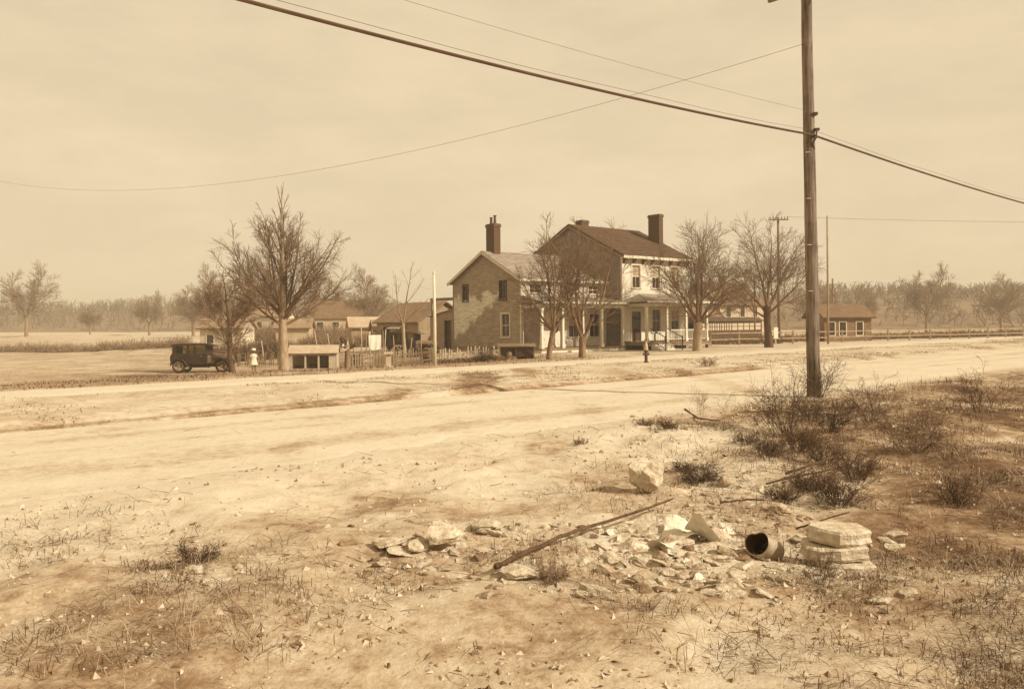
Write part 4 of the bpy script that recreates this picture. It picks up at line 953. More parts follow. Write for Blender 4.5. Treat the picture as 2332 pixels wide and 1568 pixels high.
# long shed behind the fence
A = Vector((-7.45, 64.0, 0)); A.z = hz(A.x, A.y)
SHED = empty('shed', A, HRZ, 'long low weathered shed with a sloping roof behind the parked car', 'shed')
SL, SW, SE, SR = 6.6, 5.0, 2.15, 3.65
def shed_g(z): 
    if z <= SE: return (0, SW)
    k = (z - SE) / (SR - SE); return (SW / 2 * k, SW - SW / 2 * k)
M_SHED = mat('shed_boards', 0.30, 0.21, scale=1.2, rough=0.95, detail=9); M_SHEDG = mat('shed_gable', 0.27, 0.19, scale=1.0, rough=0.95, detail=9)
siding('wall', M_SHED, SHED, 0, SL, -0.3, (lambda z: (0, SL), SE), 0, 'x-', [(2.0, 3.4, 0.95, 1.6), (4.4, 5.9, -0.3, 1.7)], 0.2)
siding('gable_wall', M_SHEDG, SHED, 0, SW, -0.3, (shed_g, SR), 0, 'y-', [], 0.2)
MB().b2((0.2, 4.41, -0.3), (0.24, 5.89, 1.69)).build('doorway', M_DARK, SHED)
f = MB(); f.b2((-0.03, 1.9, 0.9), (0.03, 2.0, 1.65)); f.b2((-0.03, 3.4, 0.9), (0.03, 3.5, 1.65)); f.b2((-0.03, 2.0, 1.6), (0.03, 3.4, 1.68)); wf = f.build('window', M_PALEW, SHED)
MB().b2((0.03, 2.0, 0.95), (0.05, 3.4, 1.6)).build('pane', M_GLASS, wf)
f = MB(); f.add([(-0.02, 1.8, 1.78), (-0.02, 3.8, 1.78), (-0.75, 3.8, 1.55), (-0.75, 1.8, 1.55), (-0.02, 1.8, 1.74), (-0.02, 3.8, 1.74), (-0.75, 3.8, 1.51), (-0.75, 1.8, 1.51)], [(0, 1, 2, 3), (7, 6, 5, 4), (0, 3, 7, 4), (1, 5, 6, 2), (2, 6, 7, 3), (0, 4, 5, 1)]); f.build('awning', M_OLDW, SHED)
MB().b2((SW, 0.1, -0.3), (SW + 0.05, SL, SE)).build('back_wall', M_SHED, SHED)
for xa, xb in ((-0.3, SW / 2), (SW + 0.3, SW / 2)):
    f = MB(); za = SE - 0.3 * (SR - SE) / (SW / 2)
    n = Vector((-(SR - za), 0, (xb - xa))).normalized(); n = n if n.z > 0 else -n
    vs = []
    for off in (0.05, -0.05):
        for x, y, z in ((xa, -0.3, za), (xb, -0.3, SR), (xb, SL + 0.3, SR), (xa, SL + 0.3, za)): vs.append((x + n.x * off, y, z + n.z * off + 0.04))
    f.add(vs, [(0, 1, 2, 3), (7, 6, 5, 4), (0, 4, 5, 1), (1, 5, 6, 2), (2, 6, 7, 3), (3, 7, 4, 0)]); f.build('roof', mat('shed_roof', 0.19, 0.13, scale=1.4, bump=0.6, bscale=8), SHED)

# picket fences
def picket_fence(pa, pb_, label, h=0.85, step=0.155, m=None, seed=1, gap=0.0):
    rr = random.Random(seed); a = Vector(pa); b = Vector(pb_); d = (b - a); L = math.hypot(d.x, d.y)
    e = empty('picket_fence', (a.x, a.y, hz(a.x, a.y)), math.atan2(d.y, d.x), label, 'fence'); z0 = hz(a.x, a.y)
    def gz(u): return hz(a.x + d.x * u / L, a.y + d.y * u / L) - z0
    n = int(L / 2.2)
    for i in range(n + 1):
        u = L * i / n; MB().box((u, 0.06, gz(u) + h * 0.45), (0.1, 0.1, h * 1.15)).build('post', m or M_PALEW, e)
    for k in (0.22, 0.72):
        for i in range(n):
            u0, u1 = L * i / n, L * (i + 1) / n
            MB().bar((u0, 0.0, gz(u0) + h * k), (u1, 0.0, gz(u1) + h * k), 0.035, 0.07).build('rail', m or M_PALEW, e)
    pk = MB(); u = 0.1
    while u < L:
        if rr.random() > gap:
            hh = h * rr.uniform(0.86, 1.08); z = gz(u); t = rr.uniform(-0.05, 0.05); wd = 0.075
            pk.add([(u - wd / 2, -0.035, z - 0.05), (u + wd / 2, -0.035, z - 0.05), (u + wd / 2 + t * hh, -0.035, z + hh), (u + t * hh, -0.035, z + hh + 0.07), (u - wd / 2 + t * hh, -0.035, z + hh),
                    (u - wd / 2, -0.018, z - 0.05), (u + wd / 2, -0.018, z - 0.05), (u + wd / 2 + t * hh, -0.018, z + hh), (u + t * hh, -0.018, z + hh + 0.07), (u - wd / 2 + t * hh, -0.018, z + hh)],
                   [(0, 1, 2, 3, 4), (9, 8, 7, 6, 5), (0, 5, 6, 1), (1, 6, 7, 2), (2, 7, 8, 3), (3, 8, 9, 4), (4, 9, 5, 0)])
        u += step * rr.uniform(0.9, 1.15)
    tag(pk.build('pickets', m or M_PALEW, e), kind='stuff')
picket_fence(on_ground(800, 46.5), on_ground(985, 46), 'weathered picket fence between the stump and the white post', seed=2, gap=0.12)
picket_fence(on_ground(1004, 43.5), on_ground(1136, 44.2), 'broken pale picket fence below the wing gable', seed=5, h=0.75, gap=0.25, m=M_OLDW)
picket_fence(on_ground(540, 56), on_ground(640, 55), 'dark picket fence behind the child and the car', seed=7, gap=0.1, m=M_BARE)

# white pedestal
p = on_ground(884, 38.6)
e = empty('pedestal', p, 0.2, 'small white pedestal with a flat square cap on the grass', 'pedestal')
MB().box((0, 0, 0.0), (0.42, 0.42, 0.16)).build('plinth', M_OLDW, e); MB().box((0, 0, 0.36), (0.26, 0.26, 0.56), taper=0.8).build('shaft', M_OLDW, e); MB().box((0, 0, 0.69), (0.42, 0.42, 0.09)).build('cap', M_OLDW, e)
# washing on a line
p = on_ground(834, 51); p_b = on_ground(872, 52)
CL = empty('clothes_line', p, 0, 'two thin posts carrying a wash line in front of the shed', 'clothes line')
MB().tube([(0, 0, -0.2), (0, 0, 1.95)], 0.04, 6).build('post', M_BARE, CL); dlt = p_b - p
MB().tube([dlt + Vector((0, 0, -0.2)), dlt + Vector((0, 0, 2.0))], 0.04, 6).build('post', M_BARE, CL)
MB().tube([(0, 0, 1.9), dlt / 2 + Vector((0, 0, 1.84)), dlt + Vector((0, 0, 1.95))], 0.008, 4).build('line', M_WIRE, CL)
gx_, gz_ = 12, 9; V = []; Fq = []
for j in range(gz_):
    for i in range(gx_):
        u, v = i / (gx_ - 1), j / (gz_ - 1); V.append((0.12 + 0.72 * u, dlt.y * (0.15 + 0.5 * u) + 0.05 * math.sin(u * 14 + v * 2) * (0.2 + v), 1.87 - v * (0.85 + 0.12 * math.sin(u * 3))))
for j in range(gz_ - 1):
    for i in range(gx_ - 1): a = j * gx_ + i; Fq.append((a, a + 1, a + 1 + gx_, a + gx_))
o = MB().add(V, Fq).build('bed_sheet', mat('linen', 0.62, 0.52, scale=2), None, True); o.location = p; tag(o, 'white sheet hanging from the wash line', 'sheet')
# junk in the yard
def crate(px, Y, sx, sy, szz, rz, label, m):
    p = on_ground(px, Y); e = empty('crate', p, rz, label, 'crate')
    for s_ in (-1, 1):
        n = max(2, int(szz / 0.14))
        for i in range(n):
            z = (i + 0.5) * szz / n; MB().box((0, s_ * (sy / 2 - 0.012), z), (sx - 0.05, 0.022, szz / n - 0.025)).build('slat', m, e)
            MB().box((s_ * (sx / 2 - 0.012), 0, z), (0.022, sy, szz / n - 0.025)).build('slat', m, e)
    MB().box((0, 0, 0.012), (sx - 0.05, sy - 0.05, 0.02)).build('bottom', m, e)
crate(1160, 46.2, 1.0, 0.6, 0.5, 0.3, 'dark slatted crate beside the low hutch', M_BARE)
crate(868, 49.5, 0.9, 0.6, 0.6, -0.2, 'weathered slatted crate under the wash line', M_BARE)
crate(818, 50.5, 0.7, 0.7, 0.75, 0.5, 'tall dark slatted crate behind the pollarded stump', M_DARK)
# wagon wheel leaning against the car
p = on_ground(908, 51.5); Mx = Matrix.Rotation(math.radians(80), 3, 'X')
e = empty('wagon_wheel', p, 0.3, 'wooden wagon wheel leaning by the sapling', 'wheel'); c = (0, 0, 0.5)
MB().lathe([(0.5, -0.03), (0.5, 0.03), (0.44, 0.03), (0.44, -0.03), (0.5, -0.03)], 24, c, Mx).build('rim', M_BARE, e)
MB().lathe([(0.0, -0.09), (0.08, -0.09), (0.08, 0.09), (0.0, 0.09)], 10, c, Mx).build('hub', M_BARE, e)
for i in range(10):
    t = 2 * math.pi * i / 10; MB().bar(Vector(c) + Mx @ Vector((0.07 * math.cos(t), 0.07 * math.sin(t), 0)), Vector(c) + Mx @ Vector((0.45 * math.cos(t), 0.45 * math.sin(t), 0)), 0.03, 0.03).build('spoke', M_BARE, e)
# low hutch by the forked tree
p = on_ground(1177, 45.0)
HU = empty('hutch', p, math.radians(4), 'low dark hutch with a pale lid below the wing gable', 'hutch')
MB().b2((-0.98, 0.55, -0.15), (0.98, 0.6, 0.75)).build('back', M_BARE, HU)
for x in (-0.96, -0.05, 0.96): MB().b2((x - 0.04, -0.02, -0.15), (x + 0.04, 0.54, 0.72)).build('side', M_BARE, HU)
MB().b2((-0.04, -0.06, 0.12), (0.92, -0.025, 0.68)).build('door', M_DARK, HU); MB().b2((-0.92, -0.05, -0.1), (-0.05, -0.025, 0.16)).build('sill_board', M_BARE, HU)
f = MB(); f.add([(-1.08, -0.16, 0.74), (1.08, -0.16, 0.74), (1.08, 0.68, 0.86), (-1.08, 0.68, 0.86), (-1.08, -0.16, 0.69), (1.08, -0.16, 0.69), (1.08, 0.68, 0.81), (-1.08, 0.68, 0.81)], [(0, 1, 2, 3), (7, 6, 5, 4), (0, 3, 7, 4), (1, 5, 6, 2), (2, 6, 7, 3), (0, 4, 5, 1)]); f.build('lid', M_PALEW, HU)
MB().lathe([(0.0, 0.34), (0.12, 0.3), (0.18, 0.16), (0.16, 0.02), (0.0, 0.0)], 12, (-0.42, 0.15, 0.1)).build('feed_pot', M_PALEW, HU, True)

# ------------------------------------------------------------------ the child in white
def child(loc, rz, label):
    e = empty('person', loc, rz, label, 'person')
    V = [(0, 0, 0.58), (0, 0, 0.72), (0, 0.005, 0.86), (0, 0, 0.93), (0, -0.01, 1.0), (0, -0.012, 1.09), (0, -0.01, 1.16),
         (0.075, 0, 0.55), (0.08, -0.01, 0.32), (0.085, 0.01, 0.06), (0.09, -0.12, 0.025),
         (-0.075, 0, 0.55), (-0.07, -0.06, 0.32), (-0.08, -0.05, 0.06), (-0.085, -0.17, 0.025),
         (0.12, 0, 0.87), (0.22, -0.01, 0.71), (0.27, -0.10, 0.57), (0.275, -0.14, 0.51),
         (-0.12, 0, 0.87), (-0.21, 0.0, 0.71), (-0.25, -0.03, 0.54), (-0.26, -0.05, 0.48)]
    E = [(0, 1), (1, 2), (2, 3), (3, 4), (4, 5), (5, 6), (0, 7), (7, 8), (8, 9), (9, 10), (0, 11), (11, 12), (12, 13), (13, 14), (2, 15), (15, 16), (16, 17), (17, 18), (2, 19), (19, 20), (20, 21), (21, 22)]
    Rr = [0.10, 0.09, 0.10, 0.045, 0.075, 0.095, 0.055, 0.065, 0.05, 0.035, 0.03, 0.065, 0.05, 0.035, 0.03, 0.05, 0.036, 0.028, 0.022, 0.05, 0.036, 0.028, 0.022]
    me = bpy.data.meshes.new('body'); me.from_pydata(V, E, []); b = bpy.data.objects.new('body', me); link(b, e); me.materials.append(mat('skin', 0.17, 0.12, scale=5))
    md = b.modifiers.new('skin', 'SKIN')
    for i, sv in enumerate(me.skin_vertices[0].data): sv.radius = (Rr[i], Rr[i]); sv.use_root = (i == 0)
    b.modifiers.new('sub', 'SUBSURF').levels = 2; b.modifiers['sub'].render_levels = 2
    dress = [(0.20, 0.40), (0.195, 0.43), (0.17, 0.52), (0.14, 0.62), (0.125, 0.70), (0.14, 0.78), (0.15, 0.86), (0.11, 0.915), (0.055, 0.935)]
    mb = MB(); k = 18
    for i, (r, z) in enumerate(dress):
        for j in range(k):
            t = 2 * math.pi * j / k; q = r * (1 + (0.10 * math.sin(5 * t) if z < 0.6 else 0)); mb.v.append((q * math.cos(t) * 1.05, q * math.sin(t) * 0.88, z))
    for i in range(len(dress) - 1):
        for j in range(k): mb.f.append((i * k + j, i * k + (j + 1) % k, (i + 1) * k + (j + 1) % k, (i + 1) * k + j))
    M_DRESS = mat('white_dress', 0.56, 0.44, scale=4)
    mb.build('dress', M_DRESS, e, True)
    MB().lathe([(0.115, 1.10), (0.108, 1.105), (0.105, 1.14), (0.085, 1.185), (0.03, 1.20), (0.0, 1.20)], 16, (0, -0.01, 0)).build('hat', M_DRESS, e, True)
    for s_, fx in ((1, 0), (-1, 0)):
        MB().tube([(s_ * 0.10, 0, 0.88), (s_ * 0.175, 0, 0.79), (s_ * 0.205, -0.005, 0.73)], [0.06, 0.062, 0.05], 10).build('sleeve', M_BARE, e, True)
    for s_ in (-1, 1):
        MB().lathe([(0.0, -0.006), (0.012, 0.0), (0.0, 0.012)], 6, (s_ * 0.035, -0.103, 1.055)).build('eye', M_DARK, e)
        x0, y0 = (0.085, 0.0) if s_ > 0 else (-0.08, -0.06)
        MB().box((x0, y0 - 0.04, 0.035), (0.085, 0.2, 0.075), taper=0.8).build('shoe', M_DARK, e)
    MB().box((0, -0.11, 1.03), (0.022, 0.03, 0.035), taper=0.6).build('nose', mat('skin', 0.22), e)
    return e
child(on_ground(577, 38.5), math.radians(40), 'child in a white dress and white hat standing near the big tree')

# ------------------------------------------------------------------ beyond the house: streetcar, buildings, fence, hedge, hill
TR = empty('streetcar', (0, 0, 0), 0, 'dark streetcar with a long row of pale windows beyond the porch', 'streetcar')
t0 = unproj(1598, 760, 88); TR.location = (t0.x, t0.y, hz(t0.x, t0.y) + 0.05); TR.rotation_euler = (0, 0, HRZ)
M_TRAM = mat('tram_dark', 0.05, 0.03, scale=2, rough=0.5); M_TRAMB = mat('tram_band', 0.11, 0.07, rough=0.6); M_TPANE = mat('tram_pane_daylight', 0.42, 0.34, scale=1.5, rough=0.25, spec=0.5)  # cream pane colour stands in for daylight seen through the car
TL, TW = 11.4, 2.4
MB().b2((0, 0, 0.75), (TL, TW, 1.72)).build('body', M_TRAM, TR)
MB().b2((0, -0.015, 1.35), (TL, -0.003, 1.45)).build('belt_band', M_TRAMB, TR)
rf_ = MB(); rf_.prism([(-0.15, 2.72), (-0.15, 2.82), (0.35, 3.02), (0.6, 3.2), (TW - 0.6, 3.2), (TW - 0.35, 3.02), (TW + 0.15, 2.82), (TW + 0.15, 2.72)], 'x', -0.25, TL + 0.25); rf_.build('roof', M_TRAM, TR)
MB().b2((0, 0, 2.52), (TL, TW, 2.715)).build('letter_board', M_TRAM, TR)
xs_ = [0.12, 0.62, 1.0, 1.5, 1.88, 2.38, 2.76, 3.26, 3.64, 4.14, 4.52, 5.0]; big = [5.5 + i * 1.15 for i in range(6)]
edges = xs_ + big[0:]
cols = [0.0] + edges + [TL]
for i in range(len(cols) - 1):
    a, b = cols[i], cols[i + 1]
    MB().b2((a - 0.05 if i else a, 0.0, 1.725), (a + 0.06, 0.06, 2.515)).build('pillar', M_TRAM, TR)
    if b - a > 0.2:
        g = MB().b2((a + 0.061, 0.03, 1.73), (b - 0.051, 0.04, 2.12)).build('pane', M_TPANE, TR); g = MB().b2((a + 0.061, 0.03, 2.18), (b - 0.051, 0.04, 2.51)).build('pane', M_TPANE, TR)
MB().b2((0.02, 0.015, 2.121), (TL, 0.058, 2.179)).build('sash_rail', M_TRAM, TR)
MB().b2((TL - 0.06, 0.0, 1.725), (TL, TW, 2.515)).build('end_wall', M_TRAM, TR); MB().b2((0.0, TW - 0.06, 1.725), (TL - 0.07, TW, 2.515)).build('far_wall', M_TRAM, TR)
for x in (2.2, TL - 2.2):
    tk = MB().b2((x - 1.0, 0.2, 0.35), (x + 1.0, TW - 0.2, 0.72)).build('truck', M_IRON, TR)
    for dx in (-0.65, 0.65): MB().lathe([(0.0, 0.1), (0.36, 0.1), (0.36, 0.2), (0.0, 0.2)], 18, (x + dx, 0.3, 0.34), Matrix.Rotation(math.pi / 2, 3, 'X')).build('wheel', M_IRON, tk)
MB().tube([(TL / 2, TW / 2, 3.2), (TL / 2 - 2.9, TW / 2, 4.9)], 0.04, 6).build('trolley_pole', M_IRON, TR)

def far_house(px, Y, wdt, dep, ev, rg, rz, label, wall, roof, wins, name='far_house', chim=True):
    p = on_ground(px, Y); e = empty(name, p, rz, label, 'house')
    mb = MB(); mb.prism([(0, -0.5), (dep, -0.5), (dep, ev), (dep / 2, rg), (0, ev)], 'x', 0, wdt); mb.build('wall', wall, e)
    for ya, yb in ((-0.35, dep / 2), (dep + 0.35, dep / 2)):
        mb = MB(); roof_slab(mb, -0.3, wdt + 0.3, ya, ev - 0.35 * (rg - ev) / (dep / 2) + 0.06, yb, rg + 0.08, 0.14); r = mb.build('roof', roof, e)
    if chim: MB().b2((wdt * 0.5, dep / 2 - 0.3, rg - 0.4), (wdt * 0.5 + 0.6, dep / 2 + 0.3, rg + 1.1)).build('chimney', M_BRICK, e)
    for x, z, ww, hh in wins:
        f = MB(); f.b2((x - 0.08, -0.05, z - 0.08), (x, 0.02, z + hh + 0.08)); f.b2((x + ww, -0.05, z - 0.08), (x + ww + 0.08, 0.02, z + hh + 0.08)); f.b2((x, -0.05, z + hh), (x + ww, 0.02, z + hh + 0.08)); f.b2((x, -0.05, z - 0.08), (x + ww, 0.02, z)); w_ = f.build('window', M_TRIM, e)
        MB().b2((x, -0.012, z), (x + ww, -0.004, z + hh)).build('pane', M_GLASS, w_)
    return e
M_FW = mat('far_wall', 0.38, 0.28, scale=0.8); M_FR = mat('far_roof', 0.13, 0.09, scale=1.5, bump=0.4); M_FG = mat('far_grey', 0.24, 0.17, scale=0.8)
wn2 = [(1.2, 0.8, 0.9, 1.5), (4.0, 0.8, 0.9, 1.5), (6.6, 0.8, 0.9, 1.5), (1.2, 3.4, 0.9, 1.4), (4.0, 3.4, 0.9, 1.4), (6.6, 3.4, 0.9, 1.4)]
far_house(1640, 108, 9, 8, 5.2, 8.2, HRZ - 0.1, 'pale two-storey house standing behind the streetcar', M_FW, M_FR, wn2)
far_house(1588, 104, 4.5, 7, 3.6, 6.3, HRZ - 0.1, 'small dark-roofed house close behind the streetcar roof', M_FG, M_FR, [(1.5, 1.0, 0.9, 1.4)], chim=False)
far_house(705, 112, 7.2, 6, 2.9, 5.3, 0.25, 'low dark-roofed far house seen past the coop roof', M_FW, M_FR, [(1.0, 0.9, 0.9, 1.3), (3.1, 0.9, 0.9, 1.3), (5.2, 0.9, 0.9, 1.3)])
far_house(575, 132, 5.2, 5, 3.4, 5.2, -0.1, 'small far white house past the smaller tree', mat('far_white', 0.5, 0.42), M_FG, [(0.8, 1.2, 0.8, 1.2), (3.2, 1.2, 0.8, 1.2)])
far_house(628, 84, 3.4, 3.0, 1.7, 2.5, 0.1, 'tiny pale-walled shack seen past the big trunk', M_FW, M_FG, [(0.5, 0.5, 0.6, 0.7)], 'shack', False)
far_house(800, 80, 3.2, 2.6, 1.8, 2.6, 0.3, 'tiny grey shack standing behind the pollarded stump', M_FG, M_FW, [(1.9, 0.5, 0.6, 0.7)], 'shack', False)
far_house(455, 78, 4.2, 3.0, 2.2, 3.1, -0.1, 'low pale shed seen over the parked car roof', mat('far_white', 0.5, 0.42), M_FG, [(0.7, 0.6, 0.7, 0.8), (2.6, 0.6, 0.7, 0.8)], 'shack', False)
far_house(856, 72, 2.4, 2.2, 1.5, 2.2, 0.35, 'tiny white-walled privy near the wash line', mat('far_white', 0.5, 0.42), M_FG, [(0.8, 0.2, 0.7, 1.1)], 'shack', False)
rb = random.Random(41)
for px, Y, h in ((805, 53, 1.9), (822, 55, 2.3), (842, 57, 1.7), (876, 50, 2.1), (896, 53, 1.6), (936, 48.5, 1.5), (958, 49, 1.8), (720, 58, 2.0), (748, 60, 1.6), (598, 57, 1.7)):
    o = MB().tube([(0, 0, -0.2), (rb.uniform(-.05, .05), 0, h * 0.5), (rb.uniform(-.12, .12), 0, h)], [0.045, 0.04, 0.03], 6).build('garden_pole', M_BARE if rb.random() < 0.6 else M_PALEW, None, True, on_ground(px, Y)); tag(o, 'thin upright garden pole stuck in the low yard', 'pole', 'garden poles in the low yard')
# barrels
for px, Y, rz, lb in ((826, 48.5, 0.2, 'weathered wooden barrel beside the pollarded stump'), (974, 47.5, 0.9, 'wooden barrel standing near the tall white post')):
    e = empty('barrel', on_ground(px, Y), rz, lb, 'barrel'); MB().lathe([(0.0, 0), (0.25, 0), (0.30, 0.22), (0.31, 0.42), (0.30, 0.62), (0.25, 0.84), (0.23, 0.84), (0.22, 0.78), (0.0, 0.78)], 18).build('staves', M_BARE, e)
    for z, r in ((0.1, 0.278), (0.28, 0.312), (0.56, 0.312), (0.74, 0.278)): MB().lathe([(r - 0.01, z - 0.02), (r + 0.006, z - 0.02), (r + 0.006, z + 0.02), (r - 0.01, z + 0.02)], 18).build('hoop', M_IRON, e)
# hut beyond the pole
HT = far_house(1878, 74, 4.6, 3.6, 2.35, 3.4, 0.12, 'small brown wooden hut with dark windows beside the slim pale pole', mat('hut_wall', 0.17, 0.11, scale=1.5), M_FR, [(0.35, 0.55, 0.62, 1.2), (1.45, 0.55, 0.62, 1.2), (3.1, 0.55, 0.62, 1.2)], 'hut', chim=False)
# rail fence and hedge
def rail_fence(pts, label):
    a = pts[0]; e = empty('rail_fence', (a.x, a.y, hz(a.x, a.y)), 0, label, 'fence')
    for i in range(len(pts)):
        q = pts[i] - a; z = hz(pts[i].x, pts[i].y) - hz(a.x, a.y)
        MB().box((q.x, q.y, z + 0.45), (0.13, 0.13, 1.3)).build('post', M_BARE, e)
        if i:
            q0 = pts[i - 1] - a; z0 = hz(pts[i - 1].x, pts[i - 1].y) - hz(a.x, a.y)
            for h in (0.45, 0.95): MB().bar((q0.x, q0.y - 0.09, z0 + h), (q.x, q.y - 0.09, z + h), 0.05, 0.10).build('rail', M_BARE, e)
fa, fb = unproj(1618, 760, 64), unproj(2330, 760, 84)
rail_fence([fa.lerp(fb, i / 14) for i in range(15)], 'brown post and rail fence along the streetcar line')
def brush_strip(name, a, b, wd, ht, n, m, label, seed):
    rng = np.random.default_rng(seed); t = rng.uniform(0, 1, n); o = rng.normal(0, 0.33, n) * wd
    d = np.array([b.x - a.x, b.y - a.y]); L = np.hypot(*d); nrm = np.array([-d[1], d[0]]) / L
    X = a.x + d[0] * t + nrm[0] * o; Y = a.y + d[1] * t + nrm[1] * o; Z = height(X, Y)
    top = ht * (0.55 + 0.6 * fbm(t * L * 0.35, t * 0, seed)) * rng.uniform(0.35, 1, n)
    st_ = np.stack([X, Y, Z + top * rng.uniform(0, 0.6, n)], -1); di = np.stack([rng.normal(0, 0.5, n), rng.normal(0, 0.5, n), np.ones(n)], -1)
    P = grow(rng, st_, di, top * 0.55, 3, 0.3, 0.0); R = np.repeat(np.array([[0.022, 0.018, 0.012, 0.006]]), n, 0)
    V, Fq = tubes(P, R, 3); o_ = np_mesh(name, V, Fq, m); return tag(o_, label, 'hedge')
ha, hb = unproj(1612, 760, 69), unproj(2380, 760, 92)
brush_strip('hedge', ha, hb, 1.1, 1.15, 9000, M_TWIG, 'low brown leafless hedge behind the rail fence', 4)
brush_strip('hedge', on_ground(425, 60), on_ground(655, 62), 1.6, 1.9, 5200, M_TWIG, 'ragged brown brush row behind the dark picket fence', 14)
brush_strip('hedge', on_ground(640, 64), on_ground(880, 70), 1.5, 1.5, 5200, M_TWIGP, 'pale ragged brush row behind the coop', 15)
brush_strip('hedge', on_ground(1000, 42.6), on_ground(1145, 43.2), 0.5, 0.45, 1500, M_TWIG, 'low dead weeds along the broken pale fence', 16)
brush_strip('hedge', on_ground(-80, 92), on_ground(430, 84), 1.6, 1.5, 5200, M_TWIGP, 'thin pale brush row across the open field', 18)
brush_strip('hedge', on_ground(560, 92), on_ground(985, 86), 3.0, 2.6, 6000, M_TWIGP, 'loose brush thicket behind the far low roofs', 19)
# hills far off
def hill(name, cx, cy, rx, ry, h, seed, label):
    n = 60; u = np.linspace(-1, 1, n); U, W = np.meshgrid(u, u); r = np.sqrt(U * U + W * W)
    Z = h * np.clip(1 - r ** 2, 0, 1) ** 1.2 * (0.75 + 0.5 * fbm(U * 4 + 9, W * 4, seed)) - 1.5 * sstep(0.9, 1.0, r) - 0.6
    V = np.stack([cx + U * rx, cy + W * ry, Z], -1).reshape(-1, 3); i = np.arange(n * n).reshape(n, n)
    Fq = np.stack([i[:-1, :-1], i[:-1, 1:], i[1:, 1:], i[1:, :-1]], -1).reshape(-1, 4)
    keep = (r.ravel()[Fq] < 1.02).all(1)
    return tag(np_mesh(name, V, Fq[keep], mat('hillside', 0.17, 0.11, scale=0.25, bump=1.0, bscale=0.8, detail=9), smooth=True), kind='structure', label=label)
hill('hill', 150, 300, 130, 90, 13, 3, 'low wooded hill beyond the streetcar line')
hill('hill', -150, 420, 210, 100, 12, 9, 'long low wooded rise beyond the yard')
# rough brush on the hills as one mass
rng = np.random.default_rng(77)
def hill_brush(name, cx, cy, rx, ry, h, n, label, seed, hh):
    a = rng.uniform(0, 6.283, n); r = np.sqrt(rng.uniform(0, 0.92, n)); U = r * np.cos(a); W = r * np.sin(a)
    keep = W < 0.25; U = U[keep]; W = W[keep]; r = r[keep]; m_ = len(U)
    Z = h * np.clip(1 - r ** 2, 0, 1) ** 1.2 * (0.75 + 0.5 * fbm(U * 4 + 9, W * 4, seed)) - 0.9
    S = np.stack([cx + U * rx, cy + W * ry, Z], -1); D = np.stack([rng.normal(0, 0.3, m_), rng.normal(0, 0.3, m_), np.ones(m_)], -1)
    L = hh * rng.uniform(0.4, 1.0, m_); P = grow(rng, S, D, L, 3, 0.2, 0.1); R = np.repeat(np.array([[0.28, 0.2, 0.13, 0.05]]), m_, 0)
    acc = Acc(); acc.add(*tubes(P, R, 3))
    finish_crown(rng, [(5, 0.2, 0.95, 42, 0.6, 0.6, 3, 0.2, 0.03, 3, 0.07)], acc, P, R, L)
    o = acc.build(name, M_TWIG, None); tag(o, label, 'woods', kind='stuff')
hill_brush('woods', 150, 300, 130, 90, 13, 3200, 'mass of bare woods covering the far hill', 3, 4.5)
hill_brush('woods', -150, 420, 210, 100, 12, 3600, 'mass of bare woods along the far rise', 9, 7.0)
# small white sign by the telegraph pole
p = on_ground(1766, 66.0); e = empty('notice_board', p, 0.35, 'small white notice board on a post beside the telegraph pole', 'sign')
MB().box((0, 0, 0.5), (0.09, 0.09, 1.3)).build('post', M_OLDW, e); MB().box((0, -0.06, 0.95), (0.42, 0.03, 0.9)).build('board', mat('sign_white', 0.62, 0.55), e)

# ------------------------------------------------------------------ the near bank: stones, litter, weeds
def rock_mesh(seed, block, flat, sub=2, cut=0.33, ro=1.0):
    rr = random.Random(seed); bm = bmesh.new(); bmesh.ops.create_icosphere(bm, subdivisions=sub, radius=0.5)
    off = Vector((rr.uniform(0, 50), rr.uniform(0, 50), rr.uniform(0, 50)))
    from mathutils import noise as mn
    pl = [Vector((rr.gauss(0, 1), rr.gauss(0, 1), rr.gauss(0, 1))).normalized() for _ in range(13)]
    for v in bm.verts:
        p = v.co.normalized(); k = (abs(p.x) ** block + abs(p.y) ** block + abs(p.z) ** block) ** (-1 / block)
        q = p * k * 0.5
        for n in pl:                                   # chip flat facets
            d = q.dot(n) - cut
            if d > 0: q -= n * d * 0.9
        q *= 1 + ro * (0.24 * mn.noise(p * 1.7 + off) + 0.10 * mn.noise(p * 4.5 + off) + 0.05 * mn.noise(p * 11 + off))
        v.co = Vector((q.x, q.y, q.z * flat))
    me = bpy.data.meshes.new('stone'); bm.to_mesh(me); bm.free(); return me
M_ROCKS = [mat('stone_pale', 0.52, 0.30, scale=5, detail=9, bump=0.5, bscale=12, rough=0.95), mat('stone_mid', 0.42, 0.22, scale=5, detail=9, bump=0.5, bscale=12, rough=0.95), mat('stone_dark', 0.22, 0.11, scale=4, bump=0.5, bscale=12, rough=0.95)]
ROCKS = []
for mi in range(3):
    for sd in range(3):
        me = rock_mesh(mi * 10 + sd, (2.6, 4.0, 3.0)[sd], (0.7, 0.45, 0.6)[sd]); me.materials.append(M_ROCKS[mi]); ROCKS.append(me)
def stone(px, py, wpx, me, rz, label, group=None, cat='stone', tilt=(0, 0), sc3=(1, 1, 1), name='stone', sink=0.25):
    p = ground_pixel(px, py); s_ = wpx * p.y / F
    o = bpy.data.objects.new(name, me); link(o); o.location = p + Vector((0, 0, s_ * sc3[2] * (0.25 - sink * 0.5)))
    o.rotation_euler = (tilt[0], tilt[1], rz); o.scale = (s_ * sc3[0], s_ * sc3[1], s_ * sc3[2]); tag(o, label, cat, group); return o
